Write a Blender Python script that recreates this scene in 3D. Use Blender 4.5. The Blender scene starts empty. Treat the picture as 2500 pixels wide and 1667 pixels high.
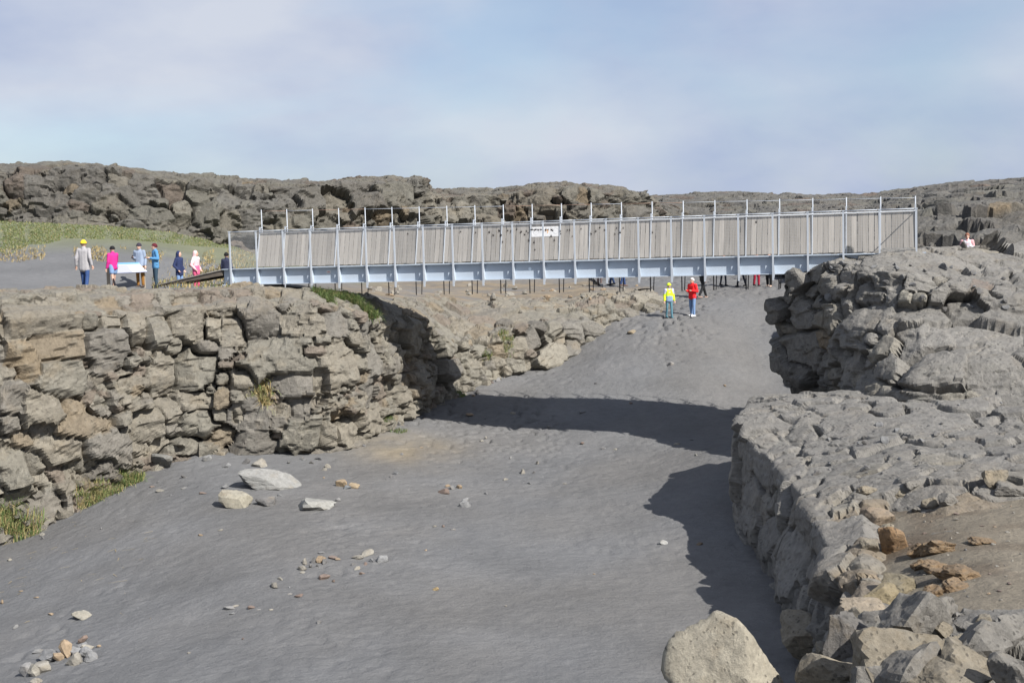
import bpy, math, random
import numpy as np
from mathutils import Vector, Matrix
from mathutils.bvhtree import BVHTree

# ------------------------------------------------------------------ camera
F = 3000.0; HOR = 610.0; ROLL = 0.0218           # focal length (photo pixels), horizon row, roll
PITCH = math.atan((833.5 - HOR) / F)
CAM = np.array([0.0, 0.0, 1.7])
KD = 3000.0 / 2600.0
sc = bpy.context.scene
col = sc.collection
cr, sr, cp, sp = math.cos(ROLL), math.sin(ROLL), math.cos(PITCH), math.sin(PITCH)

def ray(px, py):
    x = (px - 1250.0) / F; y = (py - 833.5) / F
    u = x * cr - y * sr; v = x * sr + y * cr
    return np.array([u, cp - v * sp, -v * cp - sp])

def W(px, py, d):
    """photo pixel + distance along the ground (units of KD metres) -> world point"""
    r = ray(px, py)
    return CAM + r * (d * KD / r[1])

def project(P):
    Q = np.asarray(P, float) - CAM
    yc = Q[..., 1] * cp - Q[..., 2] * sp; zc = Q[..., 2] * cp + Q[..., 1] * sp
    yc = np.where(np.abs(yc) < 1e-4, 1e-4, yc)
    u = Q[..., 0] / yc; v = -zc / yc
    return 1250 + F * (u * cr + v * sr), 833.5 + F * (-u * sr + v * cr), yc

cam = bpy.data.cameras.new('camera'); cam_ob = bpy.data.objects.new('camera', cam); col.objects.link(cam_ob)
cam.sensor_width = 36; cam.sensor_fit = 'HORIZONTAL'; cam.lens = 36 * F / 2500.0
cam.clip_start = 0.1; cam.clip_end = 8000
fw = Vector((0, cp, -sp)); rt = Vector((cr, -sr * sp, -sr * cp)); up = rt.cross(fw)
M3 = Matrix((rt, up, -fw)).transposed()
cam_ob.matrix_world = Matrix.Translation(Vector(CAM)) @ M3.to_4x4()
sc.camera = cam_ob

# ------------------------------------------------------------------ sky, sun, exposure
SUN_EL = math.radians(41); SUN_AZ = math.radians(44)       # azimuth: from straight behind the camera towards its right
sdir = Vector((math.sin(SUN_AZ) * math.cos(SUN_EL), -math.cos(SUN_AZ) * math.cos(SUN_EL), math.sin(SUN_EL)))
world = bpy.data.worlds.new('World'); sc.world = world; world.use_nodes = True
wn = world.node_tree.nodes; wl = world.node_tree.links; wn.clear()
sky = wn.new('ShaderNodeTexSky'); sky.sky_type = 'NISHITA'; sky.sun_disc = False
sky.sun_elevation = SUN_EL; sky.sun_rotation = math.atan2(sdir.x, sdir.y)
sky.altitude = 20; sky.air_density = 1.0; sky.dust_density = 1.2; sky.ozone_density = 1.2
wtc = wn.new('ShaderNodeTexCoord'); wmap = wn.new('ShaderNodeMapping')
wmap.inputs['Scale'].default_value = (1.0, 1.0, 2.3); wmap.inputs['Location'].default_value = (0.35, 0.2, 0.1)
wl.new(wtc.outputs['Generated'], wmap.inputs['Vector'])
cn = wn.new('ShaderNodeTexNoise'); cn.inputs['Scale'].default_value = 2.7; cn.inputs['Detail'].default_value = 7
cn.inputs['Roughness'].default_value = 0.52; cn.inputs['Distortion'].default_value = 0.5
wl.new(wmap.outputs['Vector'], cn.inputs['Vector'])
crmp = wn.new('ShaderNodeValToRGB'); crmp.color_ramp.elements[0].position = 0.38; crmp.color_ramp.elements[1].position = 0.60
crmp.color_ramp.elements[0].color = (0.42, 0.42, 0.42, 1); crmp.color_ramp.elements[1].color = (0.97, 0.97, 0.97, 1)
wl.new(cn.outputs['Fac'], crmp.inputs['Fac'])
cn2 = wn.new('ShaderNodeTexNoise'); cn2.inputs['Scale'].default_value = 3.6; cn2.inputs['Detail'].default_value = 6
wl.new(wmap.outputs['Vector'], cn2.inputs['Vector'])
cmx = wn.new('ShaderNodeMix'); cmx.data_type = 'RGBA'
cmx.inputs['A'].default_value = (2.95, 3.5, 4.9, 1); cmx.inputs['B'].default_value = (4.6, 4.9, 5.6, 1)
cr2 = wn.new('ShaderNodeMapRange'); cr2.inputs['From Min'].default_value = 0.38; cr2.inputs['From Max'].default_value = 0.62; wl.new(cn2.outputs['Fac'], cr2.inputs['Value']); wl.new(cr2.outputs[0], cmx.inputs['Factor'])
smx = wn.new('ShaderNodeMix'); smx.data_type = 'RGBA'
wl.new(crmp.outputs['Color'], smx.inputs['Factor']); wl.new(sky.outputs['Color'], smx.inputs['A']); wl.new(cmx.outputs['Result'], smx.inputs['B'])
bg = wn.new('ShaderNodeBackground'); bg.inputs['Strength'].default_value = 0.09
wl.new(smx.outputs['Result'], bg.inputs['Color'])
wo = wn.new('ShaderNodeOutputWorld'); wl.new(bg.outputs['Background'], wo.inputs['Surface'])

sl = bpy.data.lights.new('sun', 'SUN'); sl.energy = 5.0; sl.angle = math.radians(0.5); sl.color = (1.0, 0.965, 0.91)
sun_ob = bpy.data.objects.new('sun', sl); col.objects.link(sun_ob)
sun_ob.rotation_euler = (-sdir).to_track_quat('-Z', 'Y').to_euler(); sun_ob.location = (20, -20, 40)
vs = sc.view_settings; vs.view_transform = 'Standard'; vs.look = 'None'; vs.gamma = 1; vs.use_curve_mapping = False
vs.exposure = 0.64
try:
    sc.cycles.use_denoising = True
    sc.cycles.max_bounces = 6
except Exception:
    pass

rng = np.random.default_rng(7); random.seed(7)

# ------------------------------------------------------------------ noise
def _hash(ix, iy, iz, seed):
    h = (ix * 374761393 + iy * 668265263 + iz * 2147483647 + seed * 974634541) & 0xFFFFFFFF
    h = ((h ^ (h >> 13)) * 1274126177) & 0xFFFFFFFF
    h = ((h ^ (h >> 16)) * 2246822519) & 0xFFFFFFFF
    return (h ^ (h >> 15)) & 0xFFFF

def vnoise(P, seed=0):
    P = np.asarray(P, np.float64); sh = P.shape[:-1]; P = P.reshape(-1, 3)
    I = np.floor(P).astype(np.int64); f = P - I; f = f * f * f * (f * (f * 6 - 15) + 10)
    out = np.zeros(len(P))
    for dx in (0, 1):
        wx = f[:, 0] if dx else 1 - f[:, 0]
        for dy in (0, 1):
            wy = f[:, 1] if dy else 1 - f[:, 1]
            for dz in (0, 1):
                wz = f[:, 2] if dz else 1 - f[:, 2]
                out += wx * wy * wz * _hash(I[:, 0] + dx, I[:, 1] + dy, I[:, 2] + dz, seed)
    return (out / 32767.5 - 1.0).reshape(sh)

ROT = np.array([[0.36, 0.48, -0.8], [-0.8, 0.6, 0.0], [0.48, 0.64, 0.6]])
def fbm(P, octv=4, gain=0.5, seed=0, ridged=False):
    P = np.asarray(P, float); a = 1.0; s = 0.0; tot = 0.0
    for o in range(octv):
        n = vnoise(P, seed + o)
        if ridged: n = 1 - 2 * np.abs(n)
        s = s + a * n; tot += a; a *= gain; P = P @ ROT.T * 2.03 + 11.3
    return s / tot

# ------------------------------------------------------------------ materials
def new_mat(name):
    m = bpy.data.materials.new(name); m.use_nodes = True; m.node_tree.nodes.clear()
    return m, m.node_tree.nodes, m.node_tree.links

def plain(name, c, rough=0.6, metal=0.0, spec=0.4, var=0.12, scale=8.0, bump=0.0, bscale=60.0):
    m, n, l = new_mat(name)
    out = n.new('ShaderNodeOutputMaterial'); b = n.new('ShaderNodeBsdfPrincipled'); l.new(b.outputs[0], out.inputs[0])
    b.inputs['Roughness'].default_value = rough; b.inputs['Metallic'].default_value = metal
    b.inputs['Specular IOR Level'].default_value = spec
    tc = n.new('ShaderNodeTexCoord'); nz = n.new('ShaderNodeTexNoise'); nz.inputs['Scale'].default_value = scale; nz.inputs['Detail'].default_value = 5
    l.new(tc.outputs['Object'], nz.inputs['Vector'])
    mx = n.new('ShaderNodeMix'); mx.data_type = 'RGBA'
    mx.inputs['A'].default_value = (c[0] * (1 - var), c[1] * (1 - var), c[2] * (1 - var), 1)
    mx.inputs['B'].default_value = (min(1, c[0] * (1 + var)), min(1, c[1] * (1 + var)), min(1, c[2] * (1 + var)), 1)
    l.new(nz.outputs['Fac'], mx.inputs['Factor']); l.new(mx.outputs['Result'], b.inputs['Base Color'])
    if bump:
        nb = n.new('ShaderNodeTexNoise'); nb.inputs['Scale'].default_value = bscale; nb.inputs['Detail'].default_value = 4
        l.new(tc.outputs['Object'], nb.inputs['Vector'])
        bp = n.new('ShaderNodeBump'); bp.inputs['Strength'].default_value = bump; bp.inputs['Distance'].default_value = 0.02
        l.new(nb.outputs['Fac'], bp.inputs['Height']); l.new(bp.outputs['Normal'], b.inputs['Normal'])
    return m

def rock_mat(name, s=1.0, pits=0.5, dust=0.4, dustcol=(0.19, 0.185, 0.175), bump=0.6, lichen=0.3, ochre=0.35):
    """rock tinted by the 'tint' attribute, mottled, with stains, pits and dust lying on level ledges"""
    m, n, l = new_mat(name)
    out = n.new('ShaderNodeOutputMaterial'); b = n.new('ShaderNodeBsdfPrincipled'); l.new(b.outputs[0], out.inputs[0])
    b.inputs['Roughness'].default_value = 0.92; b.inputs['Specular IOR Level'].default_value = 0.25
    geo = n.new('ShaderNodeNewGeometry'); at = n.new('ShaderNodeAttribute'); at.attribute_name = 'tint'
    def noise(sc_, det=6, rough=0.6):
        t = n.new('ShaderNodeTexNoise'); t.inputs['Scale'].default_value = sc_; t.inputs['Detail'].default_value = det
        t.inputs['Roughness'].default_value = rough; l.new(geo.outputs['Position'], t.inputs['Vector']); return t
    def ramp(src, p0, p1, c0=0.0, c1=1.0):
        r = n.new('ShaderNodeMapRange'); r.inputs['From Min'].default_value = p0; r.inputs['From Max'].default_value = p1
        r.inputs['To Min'].default_value = c0; r.inputs['To Max'].default_value = c1; l.new(src, r.inputs['Value']); return r.outputs[0]
    def mixc(fac, a, bb, mode='MIX'):
        x = n.new('ShaderNodeMix'); x.data_type = 'RGBA'; x.blend_type = mode
        if isinstance(fac, float): x.inputs['Factor'].default_value = fac
        else: l.new(fac, x.inputs['Factor'])
        for k, v in (('A', a), ('B', bb)):
            if isinstance(v, tuple): x.inputs[k].default_value = v
            else: l.new(v, x.inputs[k])
        return x.outputs['Result']
    n1 = noise(0.9 * s, 8, 0.65); n2 = noise(4.0 * s, 10, 0.75); n3 = noise(14.0 * s, 6, 0.7); n4 = noise(1.7 * s, 7, 0.65)
    v = n.new('ShaderNodeMath'); v.operation = 'MULTIPLY_ADD'
    l.new(n2.outputs['Fac'], v.inputs[0]); v.inputs[1].default_value = 1.6; v.inputs[2].default_value = 0.2
    comb = n.new('ShaderNodeCombineColor')
    for k in range(3): l.new(v.outputs[0], comb.inputs[k])
    c = mixc(1.0, at.outputs['Color'], comb.outputs['Color'], 'MULTIPLY')
    c = mixc(ramp(n1.outputs['Fac'], 0.54, 0.74, 0, ochre), c, (0.23, 0.17, 0.095, 1))          # ochre staining
    c = mixc(ramp(n4.outputs['Fac'], 0.55, 0.75, 0, lichen), c, (0.205, 0.205, 0.18, 1))        # pale lichen
    vo = n.new('ShaderNodeTexVoronoi'); vo.inputs['Scale'].default_value = 5.5 * s; vo.inputs['Randomness'].default_value = 1.0
    dv_ = n.new('ShaderNodeVectorMath'); dv_.operation = 'MULTIPLY_ADD'; l.new(n2.outputs['Color'], dv_.inputs[0]); dv_.inputs[1].default_value = (0.25 / s,) * 3; l.new(geo.outputs['Position'], dv_.inputs[2]); l.new(dv_.outputs[0], vo.inputs['Vector'])
    pit = n.new('ShaderNodeMath'); pit.operation = 'MULTIPLY'; l.new(ramp(vo.outputs['Distance'], 0.30, 0.16), pit.inputs[0]); l.new(ramp(n4.outputs['Fac'], 0.42, 0.6, 0.25, 1.0), pit.inputs[1])
    c = mixc(ramp(n3.outputs['Fac'], 0.36, 0.27, 0, pits), c, (0.045, 0.042, 0.04, 1))        # dark grains
    pz = n.new('ShaderNodeMath'); pz.operation = 'MULTIPLY'; l.new(pit.outputs[0], pz.inputs[0]); pz.inputs[1].default_value = 0.7 * pits
    c = mixc(pz.outputs[0], c, (0.05, 0.046, 0.042, 1))                                       # gas holes
    sep = n.new('ShaderNodeSeparateXYZ'); l.new(geo.outputs['Normal'], sep.inputs[0])
    up_ = ramp(sep.outputs['Z'], 0.72, 0.97); dn = n.new('ShaderNodeMath'); dn.operation = 'MULTIPLY'
    l.new(up_, dn.inputs[0]); l.new(ramp(n2.outputs['Fac'], 0.35, 0.6, 0.2 * dust, dust), dn.inputs[1])
    c = mixc(dn.outputs[0], c, (*dustcol, 1))
    l.new(c, b.inputs['Base Color'])
    bp = n.new('ShaderNodeBump'); bp.inputs['Strength'].default_value = bump; bp.inputs['Distance'].default_value = 0.10 / s
    ad = n.new('ShaderNodeMath'); ad.operation = 'ADD'
    l.new(n2.outputs['Fac'], ad.inputs[0])
    sm = n.new('ShaderNodeMath'); sm.operation = 'MULTIPLY'; l.new(n3.outputs['Fac'], sm.inputs[0]); sm.inputs[1].default_value = 0.35
    sb = n.new('ShaderNodeMath'); sb.operation = 'MULTIPLY_ADD'; l.new(pit.outputs[0], sb.inputs[0]); sb.inputs[1].default_value = -0.35 * pits; l.new(sm.outputs[0], sb.inputs[2])
    l.new(sb.outputs[0], ad.inputs[1]); l.new(ad.outputs[0], bp.inputs['Height']); l.new(bp.outputs['Normal'], b.inputs['Normal'])
    return m

def ground_mat(name, ripple=0.25, spk=0.35):
    m, n, l = new_mat(name)
    out = n.new('ShaderNodeOutputMaterial'); b = n.new('ShaderNodeBsdfPrincipled'); l.new(b.outputs[0], out.inputs[0])
    b.inputs['Roughness'].default_value = 0.95; b.inputs['Specular IOR Level'].default_value = 0.2
    geo = n.new('ShaderNodeNewGeometry'); at = n.new('ShaderNodeAttribute'); at.attribute_name = 'tint'
    def noise(sc_, det=6, rough=0.6, stretch=None):
        t = n.new('ShaderNodeTexNoise'); t.inputs['Scale'].default_value = sc_; t.inputs['Detail'].default_value = det; t.inputs['Roughness'].default_value = rough
        if stretch:
            mp = n.new('ShaderNodeMapping'); mp.inputs['Scale'].default_value = stretch; mp.inputs['Rotation'].default_value = (0, 0, 0.25)
            l.new(geo.outputs['Position'], mp.inputs['Vector']); l.new(mp.outputs['Vector'], t.inputs['Vector'])
        else: l.new(geo.outputs['Position'], t.inputs['Vector'])
        return t
    n1 = noise(0.35, 6); n2 = noise(3.6, 8, 0.68, (1, 1.25, 1)); n3 = noise(22, 4, 0.75)
    v = n.new('ShaderNodeMath'); v.operation = 'MULTIPLY_ADD'; l.new(n1.outputs['Fac'], v.inputs[0]); v.inputs[1].default_value = 0.5; v.inputs[2].default_value = 0.6
    w = n.new('ShaderNodeMath'); w.operation = 'MULTIPLY_ADD'; l.new(n3.outputs['Fac'], w.inputs[0]); w.inputs[1].default_value = spk; w.inputs[2].default_value = 1 - spk * 0.5
    w2 = n.new('ShaderNodeMath'); w2.operation = 'MULTIPLY_ADD'; l.new(n2.outputs['Fac'], w2.inputs[0]); w2.inputs[1].default_value = 0.4; w2.inputs[2].default_value = 0.85
    k = n.new('ShaderNodeMath'); k.operation = 'MULTIPLY'; l.new(v.outputs[0], k.inputs[0]); l.new(w.outputs[0], k.inputs[1])
    k2 = n.new('ShaderNodeMath'); k2.operation = 'MULTIPLY'; l.new(k.outputs[0], k2.inputs[0]); l.new(w2.outputs[0], k2.inputs[1])
    comb = n.new('ShaderNodeCombineColor')
    for i in range(3): l.new(k2.outputs[0], comb.inputs[i])
    mx = n.new('ShaderNodeMix'); mx.data_type = 'RGBA'; mx.blend_type = 'MULTIPLY'; mx.inputs['Factor'].default_value = 1
    l.new(at.outputs['Color'], mx.inputs['A']); l.new(comb.outputs['Color'], mx.inputs['B']); l.new(mx.outputs['Result'], b.inputs['Base Color'])
    bp = n.new('ShaderNodeBump'); bp.inputs['Strength'].default_value = ripple; bp.inputs['Distance'].default_value = 0.16
    ad = n.new('ShaderNodeMath'); ad.operation = 'MULTIPLY_ADD'; l.new(n3.outputs['Fac'], ad.inputs[0]); ad.inputs[1].default_value = 0.12
    l.new(n2.outputs['Fac'], ad.inputs[2]); l.new(ad.outputs[0], bp.inputs['Height']); l.new(bp.outputs['Normal'], b.inputs['Normal'])
    return m

def attr_mat(name, rough=0.8, trans=0.0):
    m, n, l = new_mat(name)
    out = n.new('ShaderNodeOutputMaterial'); b = n.new('ShaderNodeBsdfPrincipled'); l.new(b.outputs[0], out.inputs[0])
    at = n.new('ShaderNodeAttribute'); at.attribute_name = 'tint'; l.new(at.outputs['Color'], b.inputs['Base Color'])
    b.inputs['Roughness'].default_value = rough; b.inputs['Specular IOR Level'].default_value = 0.2
    return m

M_LEFT = rock_mat('cliff_rock', 1.0, 0.5, 0.3, (0.165, 0.154, 0.134), 0.9, 0.35, 0.3)
M_RIGHT = rock_mat('lava_rock', 1.25, 0.75, 0.3, (0.155, 0.15, 0.142), 0.9, 0.3, 0.22)
M_NEAR = rock_mat('vesicular_rock', 2.2, 0.95, 0.2, (0.2, 0.19, 0.17), 0.9, 0.25)
M_BACK = rock_mat('ridge_rock', 0.6, 0.6, 0.3, (0.12, 0.117, 0.108), 0.9, 0.3, 0.15)
M_STONE = rock_mat('loose_stone', 2.0, 0.4, 0.15, (0.3, 0.29, 0.28), 0.5, 0.2)
M_SAND = ground_mat('black_sand', 0.6, 0.35)
M_DIRT = ground_mat('gravelly_dirt', 0.7, 1.1)
M_GRASS = attr_mat('grass_blades', 0.75)

# ------------------------------------------------------------------ mesh helpers
def mesh_np(name, V, Fq, mat, smooth=False, tint=None):
    """V (n,3), Fq (m,4) or (m,3)"""
    me = bpy.data.meshes.new(name); V = np.ascontiguousarray(V, np.float32); Fq = np.ascontiguousarray(Fq, np.int32)
    k = Fq.shape[1]; me.vertices.add(len(V)); me.vertices.foreach_set('co', V.ravel())
    me.loops.add(Fq.size); me.loops.foreach_set('vertex_index', Fq.ravel())
    me.polygons.add(len(Fq)); me.polygons.foreach_set('loop_start', np.arange(0, Fq.size, k, dtype=np.int32))
    me.update(calc_edges=True)
    if smooth: me.polygons.foreach_set('use_smooth', np.ones(len(Fq), bool))
    else: me.polygons.foreach_set('use_smooth', np.zeros(len(Fq), bool))
    if tint is not None:
        a = me.attributes.new('tint', 'FLOAT_COLOR', 'POINT'); t = np.ones((len(V), 4), np.float32); t[:, :3] = tint
        a.data.foreach_set('color', t.ravel())
    me.materials.append(mat)
    return me

def link(name, data, parent=None, loc=None):
    o = bpy.data.objects.new(name, data); col.objects.link(o)
    if parent is not None: o.parent = parent
    if loc is not None: o.location = loc
    return o

def tag(o, label=None, cat=None, group=None, kind=None):
    if label: o['label'] = label
    if cat: o['category'] = cat
    if group: o['group'] = group
    if kind: o['kind'] = kind
    return o

class MB:
    def __init__(s): s.v = []; s.f = []
    def box(s, c, ax, ay, az):
        c, ax, ay, az = (np.asarray(q, float) for q in (c, ax, ay, az)); b = len(s.v)
        for i in (-1, 1):
            for j in (-1, 1):
                for k in (-1, 1): s.v.append(c + i * ax + j * ay + k * az)
        s.f += [[b + q for q in f] for f in ((0, 1, 3, 2), (4, 6, 7, 5), (0, 4, 5, 1), (2, 3, 7, 6), (0, 2, 6, 4), (1, 5, 7, 3))]
        return s
    def abox(s, x0, x1, y0, y1, z0, z1):
        return s.box(((x0 + x1) / 2, (y0 + y1) / 2, (z0 + z1) / 2), ((x1 - x0) / 2, 0, 0), (0, (y1 - y0) / 2, 0), (0, 0, (z1 - z0) / 2))
    def bar(s, p, q, w, d, side=(1, 0, 0)):
        p, q = np.asarray(p, float), np.asarray(q, float); a = (q - p); L = np.linalg.norm(a); a = a / L
        sd = np.asarray(side, float); sd = sd - a * sd.dot(a); sd /= np.linalg.norm(sd); t = np.cross(a, sd)
        return s.box((p + q) / 2, sd * w / 2, t * d / 2, a * L / 2)
    def tube(s, p, q, r, n=8, r2=None):
        p, q = np.asarray(p, float), np.asarray(q, float); a = (q - p); a = a / np.linalg.norm(a); r2 = r if r2 is None else r2
        h = np.array([1.0, 0, 0]) if abs(a[0]) < 0.8 else np.array([0, 1.0, 0]); e1 = np.cross(a, h); e1 /= np.linalg.norm(e1); e2 = np.cross(a, e1); b = len(s.v)
        for i in range(n):
            t = 2 * math.pi * i / n; dd = e1 * math.cos(t) + e2 * math.sin(t); s.v.append(p + dd * r); s.v.append(q + dd * r2)
        for i in range(n):
            j = (i + 1) % n; s.f.append([b + 2 * i, b + 2 * i + 1, b + 2 * j + 1, b + 2 * j])
        s.f.append([b + 2 * i for i in range(n)]); s.f.append([b + 2 * i + 1 for i in range(n)][::-1])
        return s
    def prism(s, poly, ex):
        """poly: list of 3-D points, ex: extrusion vector"""
        b = len(s.v); n = len(poly); ex = np.asarray(ex, float)
        for p in poly: s.v.append(np.asarray(p, float))
        for p in poly: s.v.append(np.asarray(p, float) + ex)
        s.f.append(list(range(b, b + n))[::-1]); s.f.append(list(range(b + n, b + 2 * n)))
        for i in range(n):
            j = (i + 1) % n; s.f.append([b + i, b + j, b + n + j, b + n + i])
        return s
    def mesh(s, name, mat, smooth=False):
        me = bpy.data.meshes.new(name); me.from_pydata([tuple(map(float, p)) for p in s.v], [], s.f); me.update()
        if smooth: me.polygons.foreach_set('use_smooth', np.ones(len(me.polygons), bool))
        me.materials.append(mat)
        return me
    def build(s, name, mat, parent=None, smooth=False):
        return link(name, s.mesh(name, mat, smooth), parent)

BVH = {}
def cast(names, px, py):
    o = Vector(CAM); d = Vector(ray(px, py)).normalized(); best = None
    for nm in names:
        h = BVH[nm].ray_cast(o, d)
        if h[0] is not None and (best is None or h[3] < best[3]): best = h
    return best
def drop(names, x, y, z0=30.0):
    best = None
    for nm in names:
        h = BVH[nm].ray_cast(Vector((x, y, z0)), Vector((0, 0, -1)))
        if h[0] is not None and (best is None or h[0].z > best): best = h[0].z
    return best

# ------------------------------------------------------------------ thin plate height fields
class TPS:
    def __init__(s, pts, lam=0.02):
        pts = np.array(pts); s.c = pts[:, :2]; n = len(pts)
        K = s.k(np.linalg.norm(s.c[:, None] - s.c[None], axis=2)) + lam * np.eye(n) * 10
        Pm = np.c_[np.ones(n), s.c]; A = np.zeros((n + 3, n + 3)); A[:n, :n] = K; A[:n, n:] = Pm; A[n:, :n] = Pm.T
        s.w = np.linalg.solve(A, np.r_[pts[:, 2], 0, 0, 0])
    def k(s, r): return np.where(r > 1e-9, r * r * np.log(np.maximum(r, 1e-9)), 0)
    def __call__(s, XY):
        out = np.zeros(len(XY)); n = len(s.c)
        for a in range(0, len(XY), 40000):
            q = XY[a:a + 40000]
            out[a:a + 40000] = s.k(np.linalg.norm(q[:, None] - s.c[None], axis=2)) @ s.w[:n] + s.w[n] + q @ s.w[n + 1:]
        return out

def inside(poly, XY):
    x, y = XY[:, 0], XY[:, 1]; r = np.zeros(len(XY), bool); n = len(poly)
    for i in range(n):
        x1, y1 = poly[i]; x2, y2 = poly[(i + 1) % n]
        c = (y1 > y) != (y2 > y)
        r ^= c & (x < (x2 - x1) * (y - y1) / (y2 - y1 + 1e-12) + x1)
    return r

def grid_mesh(name, x0, x1, y0, y1, res, zf, mat, tintf, mask=None, smooth=True, kind='structure', label=None):
    nx = int((x1 - x0) / res) + 1; ny = int((y1 - y0) / res) + 1
    X, Y = np.meshgrid(np.linspace(x0, x1, nx), np.linspace(y0, y1, ny), indexing='ij')
    XY = np.c_[X.ravel(), Y.ravel()]; Z = zf(XY); V = np.c_[XY, Z]
    idx = np.arange(nx * ny).reshape(nx, ny); Q = np.stack([idx[:-1, :-1], idx[1:, :-1], idx[1:, 1:], idx[:-1, 1:]], -1).reshape(-1, 4)
    if mask is not None:
        mk = mask(V); Q = Q[mk[Q].all(1)]; used = np.unique(Q); rm = np.zeros(len(V), int); rm[used] = np.arange(len(used)); V = V[used]; Q = rm[Q]
    me = mesh_np(name, V, Q, mat, smooth, tintf(V)); o = link(name, me)
    tag(o, label, None, None, kind)
    BVH[name] = BVHTree.FromPolygons(V.tolist(), Q.tolist())
    return o

# ------------------------------------------------------------------ blocky rock sheets
def blur(A, w, it=2):
    if w < 1: return A
    for _ in range(it):
        for ax in (0, 1):
            B = np.concatenate([np.repeat(A.take([0], ax), w, ax), A, np.repeat(A.take([-1], ax), w, ax)], ax)
            cs = np.cumsum(B, axis=ax); z = np.zeros_like(cs.take([0], ax)); cs = np.concatenate([z, cs], ax)
            n = A.shape[ax]; A = (cs.take(range(2 * w + 1, 2 * w + 1 + n), ax) - cs.take(range(0, n), ax)) / (2 * w + 1)
    return A

def lin_resample(A, ax, n, mean_len):
    t = np.concatenate([[0], np.cumsum(mean_len)]); s = np.linspace(0, t[-1], n); i = np.clip(np.searchsorted(t, s, 'right') - 1, 0, len(t) - 2)
    f = (s - t[i]) / np.maximum(t[i + 1] - t[i], 1e-9); sh = [1, 1, 1]; sh[ax] = n; f = f.reshape(sh)
    return A.take(i, ax) * (1 - f) + A.take(i + 1, ax) * f

def surf(sections, res, soft):
    A = np.array([[(np.array(p[1:]) if p[0] == 'w' else W(*p)) for p in s] for s in sections]); m, k, _ = A.shape
    lk = np.linalg.norm(np.diff(A, axis=1), axis=2).mean(0); lm = np.linalg.norm(np.diff(A, axis=0), axis=2).mean(1)
    A = lin_resample(A, 1, max(8, int(lk.sum() / res)), lk); A = lin_resample(A, 0, max(8, int(lm.sum() / res)), lm)
    return blur(A, int(soft / res), 2)

def worley(P, S, R, TH, nb=20, pw=4):
    """nearest and second nearest boxy cells. P (nu,nv,3), S seeds (n,3), R half sizes (n,3) along, across, up, TH plan rotation"""
    nu, nv, _ = P.shape; id1 = np.zeros((nu, nv), int); id2 = np.zeros((nu, nv), int); D1 = np.zeros((nu, nv)); D2 = np.zeros((nu, nv))
    rmin = R.min(1) * 0.95; rmax = R.max(1) * 1.75; C = np.cos(TH); Sn = np.sin(TH)
    for a in range(0, nu, nb):
        for b in range(0, nv, nb):
            p = P[a:a + nb, b:b + nb].reshape(-1, 3); c = p.mean(0); rad = np.linalg.norm(p - c, axis=1).max()
            d = np.linalg.norm(S - c, axis=1); ub = np.sort((d + rad) / rmin)[1]
            cand = np.where(np.maximum(d - rad, 0) / rmax <= ub)[0]
            q = p[:, None] - S[cand][None]; cc = C[cand]; ss = Sn[cand]
            x = (q[..., 0] * cc + q[..., 1] * ss) / R[cand, 0]; y = (-q[..., 0] * ss + q[..., 1] * cc) / R[cand, 1]; z = q[..., 2] / R[cand, 2]
            x *= x; y *= y; z *= z
            dd = np.sqrt(np.sqrt(x * x + y * y + z * z))
            o = np.argpartition(dd, 1, axis=1)[:, :2]; v = np.take_along_axis(dd, o, 1); sw = v[:, 0] > v[:, 1]
            o[sw] = o[sw][:, ::-1]; v = np.sort(v, 1); sh = P[a:a + nb, b:b + nb].shape[:2]
            id1[a:a + nb, b:b + nb] = cand[o[:, 0]].reshape(sh); id2[a:a + nb, b:b + nb] = cand[o[:, 1]].reshape(sh)
            D1[a:a + nb, b:b + nb] = v[:, 0].reshape(sh); D2[a:a + nb, b:b + nb] = v[:, 1].reshape(sh)
    return id1, id2, D1, D2

def scatter(flat, r, sizef, X, Y, S, Rad, maxseed, k0=0.72):
    order = r.permutation(len(flat))[:60000]; n = len(S); A = np.full((maxseed + 5, 3), 1e6); B = np.zeros(maxseed + 5)
    if n: A[:n] = S; B[:n] = Rad
    out = []
    for k in order:
        if n >= maxseed: break
        s = sizef(X[k], Y[k], r)
        if s <= 0: continue
        if n and (np.linalg.norm(A[:n] - flat[k], axis=1) < k0 * (B[:n] + s)).any(): continue
        A[n] = flat[k]; B[n] = s; n += 1; out.append((k, flat[k], s))
    return out

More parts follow.
